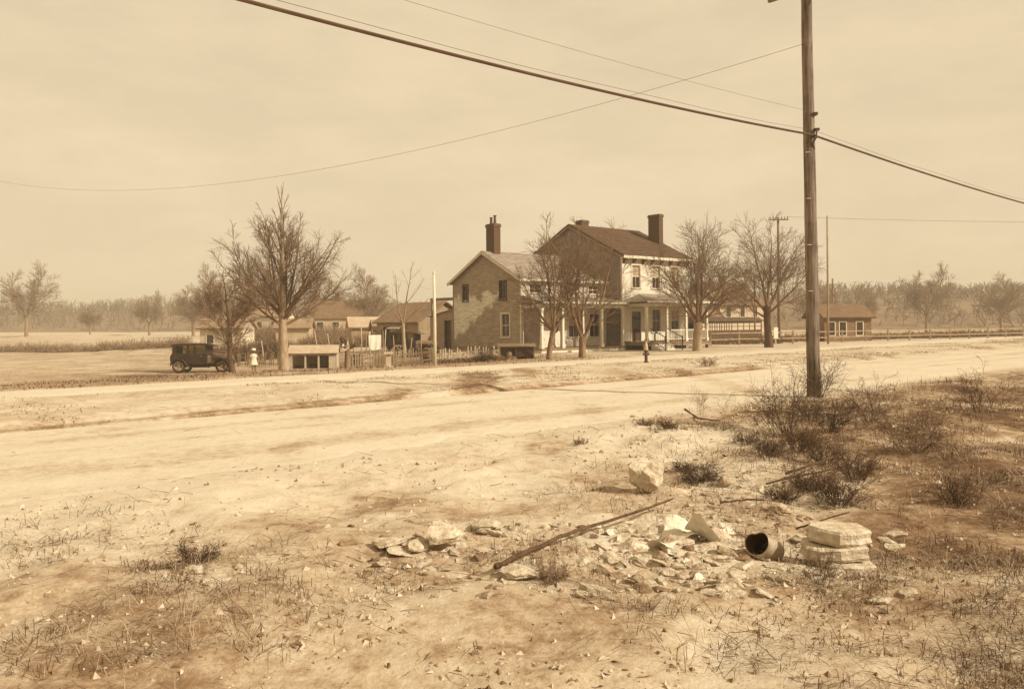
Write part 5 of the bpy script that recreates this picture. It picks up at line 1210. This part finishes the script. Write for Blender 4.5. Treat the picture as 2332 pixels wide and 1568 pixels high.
# the ones that stand out
def big(seed, block, flat, m, px, py, wpx, rz, label, tilt=(0, 0), sc3=(1, 1, 1), name='stone', sink=0.2):
    me = rock_mesh(seed, block, flat, 3); me.materials.append(M_ROCKS[m]); return stone(px, py, wpx, me, rz, label, None, 'stone', tilt, sc3, name, sink)
big(101, 1.5, 1.0, 0, 1476, 1120, 100, 0.4, 'pointed pale rock jutting up over a dark hollow', (0.3, 0.45), sink=-0.2)
big(102, 3.5, 0.22, 0, 1232, 1140, 190, 0.3, 'broad flat pale slab sunk in the bank above the long branch', (0.03, -0.03), (0.9, 1.0, 0.7), sink=0.75)
big(103, 4.0, 0.5, 0, 1018, 1252, 96, 0.15, 'blocky white stone with a dark gap beneath it', (0.15, 0.08), sink=-0.25)
big(104, 3.0, 0.7, 1, 1652, 1108, 40, 0.9, 'small rounded stone beside the dark weed tuft', sink=0.0)
big(105, 3.4, 0.25, 0, 1112, 1205, 78, 0.7, 'flat pale stone lying between the white block and the broad slab')
big(106, 3.0, 0.3, 0, 500, 1318, 150, 0.2, 'long flat pale slab half buried near the dark scrub', sc3=(0.85, 0.8, 0.6), sink=0.6)
big(107, 3.4, 0.4, 0, 440, 1303, 52, 0.6, 'small pale slab touching the dark scrub patch')
big(108, 3.2, 0.4, 0, 955, 1250, 62, 0.3, 'pale upright chip beside the white block stone', (0.2, 0.3))
big(109, 3.2, 0.28, 0, 880, 1248, 80, 1.1, 'low pale stone lying alone near the pale chip')
big(110, 4.5, 0.22, 0, 1740, 1296, 112, 0.1, 'flat split slab lying under the tin can', (0.04, 0.02), (1, 1.1, 0.8), sink=0.5)
big(111, 3.0, 0.35, 0, 1180, 1318, 92, 0.4, 'low pale stone beside the thick end of the branch')
big(112, 3.4, 0.5, 1, 1770, 1165, 56, 0.2, 'squarish pale stone on the brown weeds above the tin can')
# stacked broken slabs
for i, (z, wpx, rz) in enumerate(((0.0, 150, 0.1), (0.125, 142, -0.10), (0.25, 132, 0.13))):
    r9 = random.Random(700 + i); n9 = 9; ring = []
    for k9 in range(n9):
        a9 = 2 * math.pi * (k9 + r9.uniform(-0.25, 0.25)) / n9; q9 = 0.5 * (abs(math.cos(a9)) ** 5 + abs(math.sin(a9)) ** 5) ** (-1 / 5) * r9.uniform(0.88, 1.06); ring.append((q9 * math.cos(a9), q9 * math.sin(a9)))
    mb = MB(); lv = ((0.0, 0.94), (0.05, 1.0), (0.13, 0.97 + r9.uniform(-.02, .03)), (0.21, 1.0), (0.25, 0.93)); 
    for z9, f9 in lv:
        for x9, y9 in ring: mb.v.append((x9 * f9 * r9.uniform(0.975, 1.02), y9 * f9 * r9.uniform(0.975, 1.02), z9 + r9.uniform(-0.008, 0.008)))
    for a9 in range(len(lv) - 1):
        for k9 in range(n9): mb.f.append((a9 * n9 + k9, a9 * n9 + (k9 + 1) % n9, (a9 + 1) * n9 + (k9 + 1) % n9, (a9 + 1) * n9 + k9))
    mb.f.append(tuple(reversed(range(n9)))); mb.f.append(tuple(range((len(lv) - 1) * n9, len(lv) * n9)))
    tmp = mb.build('slab', M_ROCKS[0]); me = tmp.data; bpy.data.objects.remove(tmp)
    p = ground_pixel(1905, 1296); s_ = wpx * p.y / F; o = bpy.data.objects.new('slab', me); link(o)
    o.location = p + Vector((0.03 * (-1) ** i, 0.02 * i, z - 0.03)); o.rotation_euler = (0.03, 0.04 * (-1) ** i, rz); o.scale = (s_, s_ * 0.75, 0.47)
    tag(o, ('lowest of three pale slabs stacked beside the tin can', 'middle of three pale slabs stacked beside the tin can', 'topmost of three pale slabs stacked beside the tin can')[i], 'slab')
# scattered stones
rs = random.Random(19); cnt = 0
GRP = ('small pale broken stone lying on the near bank', 'small buff broken stone lying on the near bank', 'small dark clod of earth lying on the near bank')
GN = ('small pale stones strewn over the bank', 'small buff stones strewn over the bank', 'small dark clods strewn over the bank')
def scatter(n, xr, yr, wr, cond=None):
    global cnt
    for i in range(n):
        px = rs.uniform(*xr); py = rs.uniform(*yr)
        if cond and not cond(px, py): continue
        k = rs.choices(range(3), (0.45, 0.3, 0.25))[0]
        wpx = rs.uniform(*wr) * (0.45 + 0.55 * (py - 900) / 450) * (1 if rs.random() < 0.75 else 1.5)
        if cnt >= 285: return
        stone(px, py, wpx, ROCKS[k * 3 + rs.randrange(3)], rs.uniform(0, 6.28), GRP[k], GN[k], 'stone', (rs.uniform(-0.3, 0.3), rs.uniform(-0.3, 0.3)), (1, rs.uniform(0.7, 1.2), rs.uniform(0.5, 1.0)), sink=0.6); cnt += 1
scatter(55, (1300, 1720), (1185, 1345), (26, 66))
scatter(75, (1130, 1900), (1150, 1345), (14, 46))
scatter(34, (820, 1130), (1200, 1340), (12, 36))
scatter(28, (430, 1120), (1190, 1340), (10, 34))
scatter(34, (1430, 1760), (945, 985), (8, 22))
scatter(24, (1600, 1900), (1000, 1180), (8, 22))
scatter(16, (420, 760), (925, 948), (6, 14))
scatter(12, (600, 1300), (1060, 1190), (6, 14))
scatter(7, (1240, 1330), (1000, 1040), (6, 14))
# broken plaster and slate shards
SHM = []
for i in range(8):
    r9 = random.Random(300 + i); n = r9.randint(4, 6); P2 = []
    for k in range(n):
        a = 2 * math.pi * (k + r9.uniform(-0.3, 0.3)) / n; r = r9.uniform(0.32, 0.55); P2.append((r * math.cos(a), r * math.sin(a) * 0.75))
    mb = MB(); th = r9.uniform(0.10, 0.22); nn = len(P2)
    vs = [(x, y, 0) for x, y in P2] + [(x * 0.93 + r9.uniform(-.03, .03), y * 0.93, th + r9.uniform(-.03, .03)) for x, y in P2] + [(0.02, 0.03, th * 1.15)]
    mb.add(vs, [tuple(reversed(range(nn)))] + [(k, (k + 1) % nn, (k + 1) % nn + nn, k + nn) for k in range(nn)] + [(k + nn, (k + 1) % nn + nn, 2 * nn) for k in range(nn)])
    o = mb.build('shard', M_ROCKS[0 if i < 4 else 1 if i < 7 else 2]); SHM.append(o.data); bpy.data.objects.remove(o)
def shards(n, xr, yr, wr, label, grp):
    for i in range(n):
        px, py = rs.uniform(*xr), rs.uniform(*yr); p = ground_pixel(px, py); s_ = rs.uniform(*wr) * (1.7 if rs.random() < 0.15 else 1) * p.y / F
        o = bpy.data.objects.new('shard', SHM[rs.randrange(8)]); link(o); o.location = p + Vector((0, 0, -0.08 * s_)); o.rotation_euler = (rs.gauss(0, 0.2), rs.gauss(0, 0.2), rs.uniform(0, 6.28)); o.scale = (s_, s_ * rs.uniform(0.6, 1.1), s_ * rs.uniform(0.5, 1.1)); tag(o, label, 'shard', grp)
shards(130, (1270, 1790), (1195, 1350), (10, 50), 'pale broken plaster shard in the rubble below the long branch', 'plaster shards below the long branch')
shards(60, (1560, 1905), (1100, 1225), (12, 40), 'pale flat shard lying in the brown weeds above the tin can', 'flat shards in the brown weeds')
shards(55, (860, 1290), (1210, 1345), (12, 44), 'pale flat shard lying round the white block stone', 'flat shards round the white block stone')
shards(30, (1440, 1800), (935, 985), (10, 30), 'pale shard on the rubble line by the road', 'shards on the rubble line by the road')
CHM = []
for i in range(5):
    me = rock_mesh(500 + i, 5.0, 0.42, 3, 0.36, 0.8); me.materials.append(M_ROCKS[0 if i < 4 else 1]); CHM.append(me)
for i in range(190):
    px, py = rs.uniform(840, 2080), rs.uniform(1195, 1375)
    if i % 3 == 1: px = rs.uniform(1380, 1910)
    if i % 4 == 0: px, py = rs.uniform(1380, 1720), rs.uniform(1180, 1300)
    p = ground_pixel(px, py); s_ = (18 + 62 * rs.random() ** 1.6) * p.y / F
    o = bpy.data.objects.new('plaster_chunk', CHM[rs.randrange(5)]); link(o); o.location = p + Vector((0, 0, -0.02 * s_)); o.rotation_euler = (rs.gauss(0, 0.25), rs.gauss(0, 0.25), rs.uniform(0, 6.28)); o.scale = (s_, s_ * rs.uniform(0.55, 0.95), s_ * rs.uniform(0.5, 0.95))
    tag(o, 'blocky pale plaster chunk half sunk in the rubble', 'chunk', 'plaster chunks sunk in the rubble')
# crumpled paper and rags
def paper_mesh(seed, n=24):
    rr = np.random.default_rng(seed); u = np.linspace(-0.5, 0.5, n); U, W = np.meshgrid(u, u)
    Z = np.zeros_like(U); X = U.copy(); Y = W.copy()
    for k in range(16):
        a = rr.uniform(0, 6.28); d = U * np.cos(a) + W * np.sin(a) - rr.uniform(-0.45, 0.45); h = rr.normal(0, 0.26)
        Z = Z + h * np.abs(d); X = X - 0.12 * abs(h) * d * np.cos(a); Y = Y - 0.12 * abs(h) * d * np.sin(a)
    ang = np.arctan2(W, U); X = X * (1 + 0.16 * np.sin(ang * 3 + seed)); Y = Y * (1 + 0.14 * np.cos(ang * 4 + seed * 2))
    Z = Z - Z.min() + 0.10 * (fbm(U * 6 + seed, W * 6, seed) - 0.5); Z = Z - np.percentile(Z, 15)
    V = np.stack([X, Y, Z], -1).reshape(-1, 3); i = np.arange(n * n).reshape(n, n)
    Fq = np.stack([i[:-1, :-1], i[:-1, 1:], i[1:, 1:], i[1:, :-1]], -1).reshape(-1, 4)
    return V, Fq
M_PAPER = mat('old_paper', 0.60, 0.50, scale=3, rough=0.9)
pmesh = []
for i in range(4):
    o = np_mesh('paper', *paper_mesh(3 + i * 5), M_PAPER); pmesh.append(o.data); bpy.data.objects.remove(o)
PAP = [(1548, 1222, 96, 0.7, 'large crumpled pale paper standing up beside the long branch'), (1600, 1232, 84, 0.6, 'torn pale paper lying against the large crumpled paper'), (1512, 1258, 70, 0.5, 'ragged paper scrap under the large crumpled paper')]
for i, (px, py, wpx, k, lb) in enumerate(PAP):
    p = ground_pixel(px, py); s_ = wpx * p.y / F; o = bpy.data.objects.new('paper', pmesh[i]); link(o); o.location = p + Vector((0, 0, 0.03)); o.rotation_euler = (0.5 if i == 0 else 0.15, 0.2, i * 1.3); o.scale = (s_, s_, s_ * k * 1.3); tag(o, lb, 'paper')
for i in range(26):
    px, py = (rs.uniform(1370, 1720), rs.uniform(1200, 1335)) if i < 18 else (rs.uniform(1720, 1900), rs.uniform(1130, 1330))
    p = ground_pixel(px, py); s_ = rs.uniform(18, 52) * p.y / F; o = bpy.data.objects.new('paper', pmesh[rs.randrange(4)]); link(o); o.location = p + Vector((0, 0, 0.004)); o.rotation_euler = (rs.uniform(-0.3, 0.3), rs.uniform(-0.3, 0.3), rs.uniform(0, 6.28)); o.scale = (s_, s_ * rs.uniform(0.5, 1), s_ * rs.uniform(0.4, 0.9)); tag(o, 'small scrap of crumpled pale paper among the weeds', 'paper', 'paper scraps among the weeds')
# tin can lying open
p = ground_pixel(1742, 1272); e = empty('tin_can', p + Vector((0, 0, 0.10)), 0, 'dented open tin can lying on its side by the stacked slabs', 'can')
M_TIN = mat('dull_tin', 0.45, 0.16, scale=5, rough=0.42, metallic=0.35, spec=0.5); M_TINI = mat('rusty_inside', 0.09, 0.04, scale=6, rough=0.8)
ax = Vector((-0.62, -0.62, 0.40)).normalized(); Mq = ax.to_track_quat('Z', 'Y').to_matrix(); k = 26; r = 0.105
def can_ring(mb, rad, L, dent):
    for z in np.linspace(-0.15, 0.15, 9):
        for j in range(k):
            t = 2 * math.pi * j / k; d = (1 - dent * math.exp(-((t - 1.9) / 0.6) ** 2) * (0.3 + 0.7 * (z + 0.15) / 0.3)) * (1 + (0.05 * math.sin(3 * t + z * 24) + 0.03 * math.sin(5 * t - z * 41)) * min(1, (0.15 - z) * 12)); mb.v.append(tuple(Mq @ Vector((rad * d * math.cos(t), rad * d * math.sin(t), z))))
    for i in range(8):
        for j in range(k): mb.f.append((i * k + j, i * k + (j + 1) % k, (i + 1) * k + (j + 1) % k, (i + 1) * k + j))
mb = MB(); can_ring(mb, r, 0.3, 0.30); mb.f.append(tuple(range(k))); mb.build('body', M_TIN, e, True)
mb = MB(); can_ring(mb, r - 0.004, 0.3, 0.30); mb.f.append(tuple(range(k))); mb.build('lining', M_TINI, e, True)
rim = MB(); rim.tube([Mq @ Vector((r * (1 - 0.30 * math.exp(-((2 * math.pi * j / 40 - 1.9) / 0.6) ** 2)) * math.cos(2 * math.pi * j / 40), r * (1 - 0.30 * math.exp(-((2 * math.pi * j / 40 - 1.9) / 0.6) ** 2)) * math.sin(2 * math.pi * j / 40), 0.15)) for j in range(41)], 0.005, 5); rim.build('rim', M_TIN, e)
lid = MB(); c0 = Mq @ Vector((0, 0, -0.17)); lid.tube([c0, c0 + Vector((0.012, 0.012, 0.0))], [0.07, 0.07], 20); lid.build('loose_lid', M_TIN, e)
# fallen branches and sticks
def stick(pix, r0, r1, label, m=None, lift=0.03, group=None):
    pts = [ground_pixel(a, b) + Vector((0, 0, lift * (1 + i * 0.4))) for i, (a, b) in enumerate(pix)]
    fine = []
    for i in range(len(pts) - 1):
        for j in range(5): fine.append(pts[i].lerp(pts[i + 1], j / 5) + Vector((rs.uniform(-1, 1), rs.uniform(-1, 1), rs.uniform(-0.5, 1))) * 0.008)
    fine.append(pts[-1]); n = len(fine); root = fine[0].copy()
    mb = MB(); mb.tube([q - root for q in fine], [r0 + (r1 - r0) * i / (n - 1) for i in range(n)], 7)
    o = mb.build('branch', m or M_BARKD, None, True, root); return tag(o, label, 'branch', group)
stick([(1128, 1306), (1210, 1272), (1290, 1240), (1380, 1215), (1470, 1190), (1532, 1168)], 0.022, 0.010, 'long thin fallen branch lying across the near bank', lift=0.05)
stick([(1790, 1098), (1850, 1082), (1925, 1062)], 0.016, 0.012, 'bare branch lying over the dark weeds below the pole', lift=0.10)
stick([(1745, 1112), (1800, 1100), (1870, 1092), (1940, 1076)], 0.012, 0.008, 'thin bent branch under the thicker branch in the weeds', lift=0.05)
stick([(1640, 1152), (1700, 1146), (1745, 1150)], 0.012, 0.008, 'short dark stick on the brown weeds', lift=0.03)
stick([(1560, 935), (1590, 960), (1640, 966)], 0.020, 0.014, 'short broken stick on the rubble line', lift=0.04)
stick([(1812, 1268), (1860, 1280), (1935, 1282)], 0.009, 0.006, 'thin dark twig lying across the stacked slabs', lift=0.24)
stick([(1700, 938), (1752, 940), (1800, 944)], 0.032, 0.026, 'pale weathered pole lying at the road edge', M_PALEW, lift=0.03)
stick([(1700, 1078), (1760, 1076), (1800, 1080)], 0.010, 0.007, 'thin pale cane lying on the weedy slope', M_PALEW, lift=0.03)
stick([(1905, 945), (1850, 946), (1815, 950)], 0.03, 0.022, 'pale plank end lying below the utility pole', M_PALEW, lift=0.03)

# dry grass, weeds and chips as masses
def in_view(x, y, m_=1.25): return (y > 2.4) & (np.abs(x) < y * 0.64 * m_ + 0.4)
def sample(n, seed, r0=3.2, r1=30):
    g = np.random.default_rng(seed); r = r0 * (r1 / r0) ** g.uniform(0, 1, n); a = g.uniform(-0.66, 0.66, n); x = r * np.sin(a); y = r * np.cos(a)
    return g, x, y
def blades(name, g, x, y, hh, wd, lean, m, label):
    n = len(x); z = height(x, y) - 0.01; a = g.uniform(0, 6.283, n); dx, dy = np.cos(a), np.sin(a); l = np.abs(g.normal(0, lean, n)) * hh
    b = np.stack([x, y, z], -1); sd = np.stack([-dy, dx, np.zeros(n)], -1) * (wd / 2)[:, None]; d = np.stack([dx, dy, np.zeros(n)], -1)
    m1 = b + d * (l * 0.35)[:, None]; m1[:, 2] += hh * 0.55; t1 = b + d * l[:, None]; t1[:, 2] += hh * g.uniform(0.1, 1.0, n)
    V = np.stack([b - sd, b + sd, m1 - sd * 0.8, m1 + sd * 0.8, t1 - sd * 0.15, t1 + sd * 0.15], 1).reshape(-1, 3); k = np.arange(n)[:, None] * 6
    Fq = np.concatenate([k + np.array([[0, 1, 3, 2]]), k + np.array([[2, 3, 5, 4]])]); o = np_mesh(name, V, Fq, m); return tag(o, label, 'grass', kind='stuff')
M_DRYG = mat('dry_grass', 0.36, 0.22, scale=1.2, rough=0.95); M_DEADG = mat('dead_weed', 0.085, 0.045, scale=1.2, rough=0.95)
def brush_mask(x, y):
    """0..1: how weedy the bank is"""
    s_, q = sq(x, y); right = sstep(1.2, 3.6, x - 0.05 * y) * (1 - sstep(9.6, 11.0, q))
    patches = sstep(0.50, 0.66, fbm(x * 0.8 + 3, y * 0.8, 91)) * (1 - sstep(8.6, 10.4, q))
    left = sstep(0.5, 0.62, fbm(x * 1.3 + 13, y * 1.3, 17)) * np.exp(-((x + 2.65) / 0.5) ** 2 - ((y - 6.7) / 0.7) ** 2)
    return np.clip(right * sstep(0.34, 0.62, fbm(x * 0.9, y * 0.9, 43)) * 0.9 + 0.22 * patches + 0.9 * left, 0, 1)
g, x, y = sample(190000, 5); k_ = g.uniform(0, 1, len(x)) < brush_mask(x, y) * 0.8 * sstep(0.36, 0.6, fbm(x * 3.1, y * 3.1, 29)); x, y = x[k_], y[k_]
blades('dead_weeds', g, x, y, g.uniform(0.02, 0.16, len(x)) * (0.6 + 0.06 * y), np.full(len(x), 0.0055) * (0.7 + y * 0.045), 2.2, M_DEADG, 'dark dead weeds matted over the near bank')
g, x, y = sample(90000, 6); k_ = g.uniform(0, 1, len(x)) < (brush_mask(x, y) * 0.7 + 0.05 * (fbm(x * 1.2, y * 1.2, 3) > 0.5) * (sq(x, y)[1] < 10)); x, y = x[k_], y[k_]
blades('dry_grass', g, x, y, g.uniform(0.02, 0.17, len(x)), np.full(len(x), 0.0045) * (0.7 + y * 0.045), 1.7, M_DRYG, 'pale dry grass blades scattered over the near bank')
# verge and yard grass, short
g = np.random.default_rng(9); n = 60000; s_ = g.uniform(-40, 95, n); q = g.uniform(18.6, 25.4, n); x = D1[0] * s_ - D1[1] * q; y = D1[1] * s_ + D1[0] * q
k_ = (g.uniform(0, 1, n) < sstep(0.47, 0.66, fbm(x * 0.5, y * 0.5, 66)) * 0.9) & in_view(x, y); x, y = x[k_], y[k_]
blades('verge_grass', g, x, y, g.uniform(0.03, 0.10, len(x)), np.full(len(x), 0.03), 0.9, M_DRYG, 'short dry grass tufts on the verge')
n = 60000; s_ = g.uniform(-45, 100, n); q = g.uniform(28.6, 48, n); x = D1[0] * s_ - D1[1] * q; y = D1[1] * s_ + D1[0] * q
k_ = (g.uniform(0, 1, n) < 0.25 + 0.6 * sstep(0.42, 0.6, fbm(x * 0.4, y * 0.4, 68))) & in_view(x, y) & (s_ < 34); x, y = x[k_], y[k_]
blades('yard_grass', g, x, y, g.uniform(0.05, 0.2, len(x)), np.full(len(x), 0.04), 0.8, mat('yard_grass', 0.22, 0.13, scale=0.8), 'rough brown grass of the low yard')
# loose chips and twig litter
g, x, y = sample(60000, 15, 3.2, 22); s_, q = sq(x, y)
k_ = (g.uniform(0, 1, len(x)) < (0.10 + 0.5 * brush_mask(x, y) + 0.5 * sstep(0.52, 0.64, fbm(x * 0.9, y * 0.9, 23)))) & (q < 10.9); x, y = x[k_], y[k_]; n = len(x)
z = height(x, y); sz = (0.004 + 0.036 * g.uniform(0, 1, n) ** 4) * (0.6 + 0.05 * y); dirs = np.array([[1, 0, -0.3], [-0.5, 0.87, -0.3], [-0.5, -0.87, -0.3], [0, 0, 0.6]])
V = np.stack([x, y, z], -1)[:, None, :] + (dirs[None] + g.normal(0, 0.35, (n, 4, 3))) * sz[:, None, None]; k4 = np.arange(n)[:, None] * 4
Fq = np.concatenate([k4 + np.array([[0, 1, 3]]), k4 + np.array([[1, 2, 3]]), k4 + np.array([[2, 0, 3]])])
half = g.uniform(0, 1, n) < 0.55
for nm, sel, m, lb in (('rubble', half, M_ROCKS[0], 'fine pale stone chips over the bank'), ('dirt_clods', ~half, M_ROCKS[2], 'fine dark earth crumbs over the bank')):
    sel3 = np.concatenate([sel, sel, sel]); tag(np_mesh(nm, V.reshape(-1, 3), Fq[sel3], m), lb, 'rubble', kind='stuff')
g, x, y = sample(20000, 25, 3.2, 24); k_ = g.uniform(0, 1, len(x)) < (0.03 + 0.6 * brush_mask(x, y)); x, y = x[k_], y[k_]; n = len(x)
a = g.uniform(0, 6.283, n); L = g.uniform(0.06, 0.32, n) * (0.7 + 0.03 * y); st_ = np.stack([x, y, height(x, y) + 0.012], -1); P = grow(g, st_, np.stack([np.cos(a), np.sin(a), g.uniform(-0.02, 0.25, n)], -1), L, 3, 0.12, 0.0)
R = np.repeat(np.array([[1.0, 0.9, 0.7, 0.4]]), n, 0) * (g.uniform(0.0015, 0.004, n) * (0.7 + 0.04 * y))[:, None]
V, Fq = tubes(P, R, 3); tag(np_mesh('twig_litter', V, Fq, M_TWIG), 'thin dead twigs littering the bank', 'twigs', kind='stuff')

# leafless bushes and weed stalks
def bush(seed, px, py, hpx, n, spread, label, m=None, fine=1.0, group=None, levels=None, name='bush'):
    rng = np.random.default_rng(seed); p = ground_pixel(px, py); H = hpx * p.y / F
    e = empty(name, p, 0, label, 'bush', group)
    az = rng.uniform(0, 6.283, n); rad = np.abs(rng.normal(0, 0.18, n)) * H * spread; S = np.stack([rad * np.cos(az), rad * np.sin(az), np.full(n, -0.03)], -1)
    D = np.stack([np.cos(az) * spread * rng.uniform(0.1, 0.8, n), np.sin(az) * spread * rng.uniform(0.1, 0.8, n), np.ones(n)], -1); L = H * rng.uniform(0.5, 1.1, n)
    P = grow(rng, S, D, L, 6, 0.16, -0.03); th = 0.0035 * fine * (0.6 + p.y * 0.045); R = np.repeat(np.linspace(1, 0.35, 7)[None], n, 0) * th
    a = Acc(); a.add(*tubes(P, R, 4)); a.build('stems', m or M_TWIG, e)
    acc = Acc(); finish_crown(rng, levels or [(6, 0.2, 0.97, 40, 0.5, 0.6, 4, 0.22, -0.02, 3, th * 0.4), (5, 0.15, 0.98, 42, 0.6, 0.6, 3, 0.28, -0.03, 3, th * 0.32)], acc, P, R, L); tag(acc.build('twigs', m or M_TWIG, e), kind='stuff')
    return e
bush(1, 1792, 992, 150, 34, 0.9, 'arching leafless bush on the bank below the utility pole', M_BARKD, 1.2)
bush(2, 1868, 905, 95, 36, 0.7, 'tangled weed bush at the foot of the utility pole', M_BARKD)
bush(3, 1846, 960, 80, 36, 1.0, 'low dark bush between the pole and the arching bush', M_BARKD)
bush(4, 1598, 1098, 52, 60, 1.5, 'dense dark weed tuft above the rounded stone', M_BARKD)
bush(5, 1560, 1075, 36, 45, 1.7, 'low dark weed tuft beside the pointed rock', M_BARKD)
bush(6, 1880, 1060, 90, 40, 1.0, 'dark scrubby bush beside the bare fallen branches', M_BARKD)
bush(7, 1646, 962, 100, 7, 0.35, 'few tall thin weed stalks at the road edge', M_TWIGP, 0.6)
bush(8, 1596, 945, 80, 11, 0.35, 'thin faint weed stalks beside the rubble line', M_TWIGP, 0.6)
bush(9, 1515, 975, 34, 34, 1.6, 'low dark weeds growing on the rubble line', M_BARKD)
bush(10, 1466, 968, 24, 26, 1.8, 'small dark weeds at the end of the rubble line', M_BARKD)
bush(11, 448, 1285, 62, 44, 1.4, 'dark scrub patch behind the small pale slab', M_BARKD)
bush(12, 1610, 835, 30, 24, 1.6, 'small bush growing on the verge beyond the road', M_TWIG)
bush(13, 1256, 1322, 62, 40, 1.0, 'pale straw tuft beside the fallen branch', M_TWIGP, 0.8)
bush(14, 1700, 1240, 76, 10, 0.6, 'few dry stalks leaning beside the tin can', M_TWIGP, 0.7)
bush(15, 1872, 1330, 96, 12, 0.7, 'thin dark stalks growing through the stacked slabs', M_BARKD, 0.8)
bush(16, 1105, 824, 42, 40, 0.8, 'dark shrub against the wing gable fence', M_BARKD)
bush(17, 1320, 1010, 20, 20, 1.6, 'small dry weeds at the near road edge', M_TWIG)
bush(18, 1980, 960, 110, 26, 0.9, 'leafless bush on the bank past the utility pole', M_BARKD)
bush(19, 2090, 1030, 120, 30, 1.0, 'broad leafless bush growing past the stacked slabs', M_BARKD)
bush(20, 2230, 940, 110, 26, 0.9, 'tall leafless bush at the far end of the weedy bank', M_BARKD)
bush(21, 2180, 1150, 80, 40, 1.2, 'low dark scrub on the open end of the bank', M_BARKD)
for i_, (a_, b_, c_, n_, w_, l_) in enumerate(((1755, 1040, 60, 40, 1.3, 'matted dark brush just below the arching bush'), (1820, 1030, 80, 46, 1.1, 'thick dark brush beside the scrubby bush'), (1895, 985, 90, 46, 1.0, 'tall dark brush on the slope past the low dark bush'), (1850, 1120, 70, 50, 1.3, 'matted dark brush over the bare fallen branches'), (1905, 1150, 90, 50, 1.1, 'thick dark brush above the stacked slabs'), (1780, 1140, 46, 44, 1.6, 'low dark mat of weeds above the squarish stone'), (1700, 1010, 40, 30, 1.6, 'low dark weeds on the open slope by the road'), (1950, 1090, 80, 46, 1.2, 'dark thicket past the fallen branches'))):
    bush(40 + i_, a_, b_, c_, n_, w_, l_, M_BARKD, 1.1)
bush(22, 1700, 990, 60, 14, 0.6, 'sparse thin weeds left of the arching bush', M_TWIG, 0.7) if False else None

# ------------------------------------------------------------------ haze
mb = MB(); mb.b2((-900, -60, -3.2), (900, 1400, 32)); hzb = mb.build('haze', mat('haze_tmp', 0.5)); hzb.data.materials.clear()
hm = bpy.data.materials.new('haze_air'); hm.use_nodes = True; t = hm.node_tree; t.nodes.clear(); ho = t.nodes.new('ShaderNodeOutputMaterial'); pv = t.nodes.new('ShaderNodeVolumePrincipled')
pv.inputs['Color'].default_value = (0.95, 0.86, 0.66, 1); pv.inputs['Density'].default_value = 0.0011; pv.inputs['Anisotropy'].default_value = 0.0
t.links.new(pv.outputs[0], ho.inputs['Volume']); hzb.data.materials.append(hm); tag(hzb, 'pale dusty haze hanging over the ground', 'haze', kind='stuff')
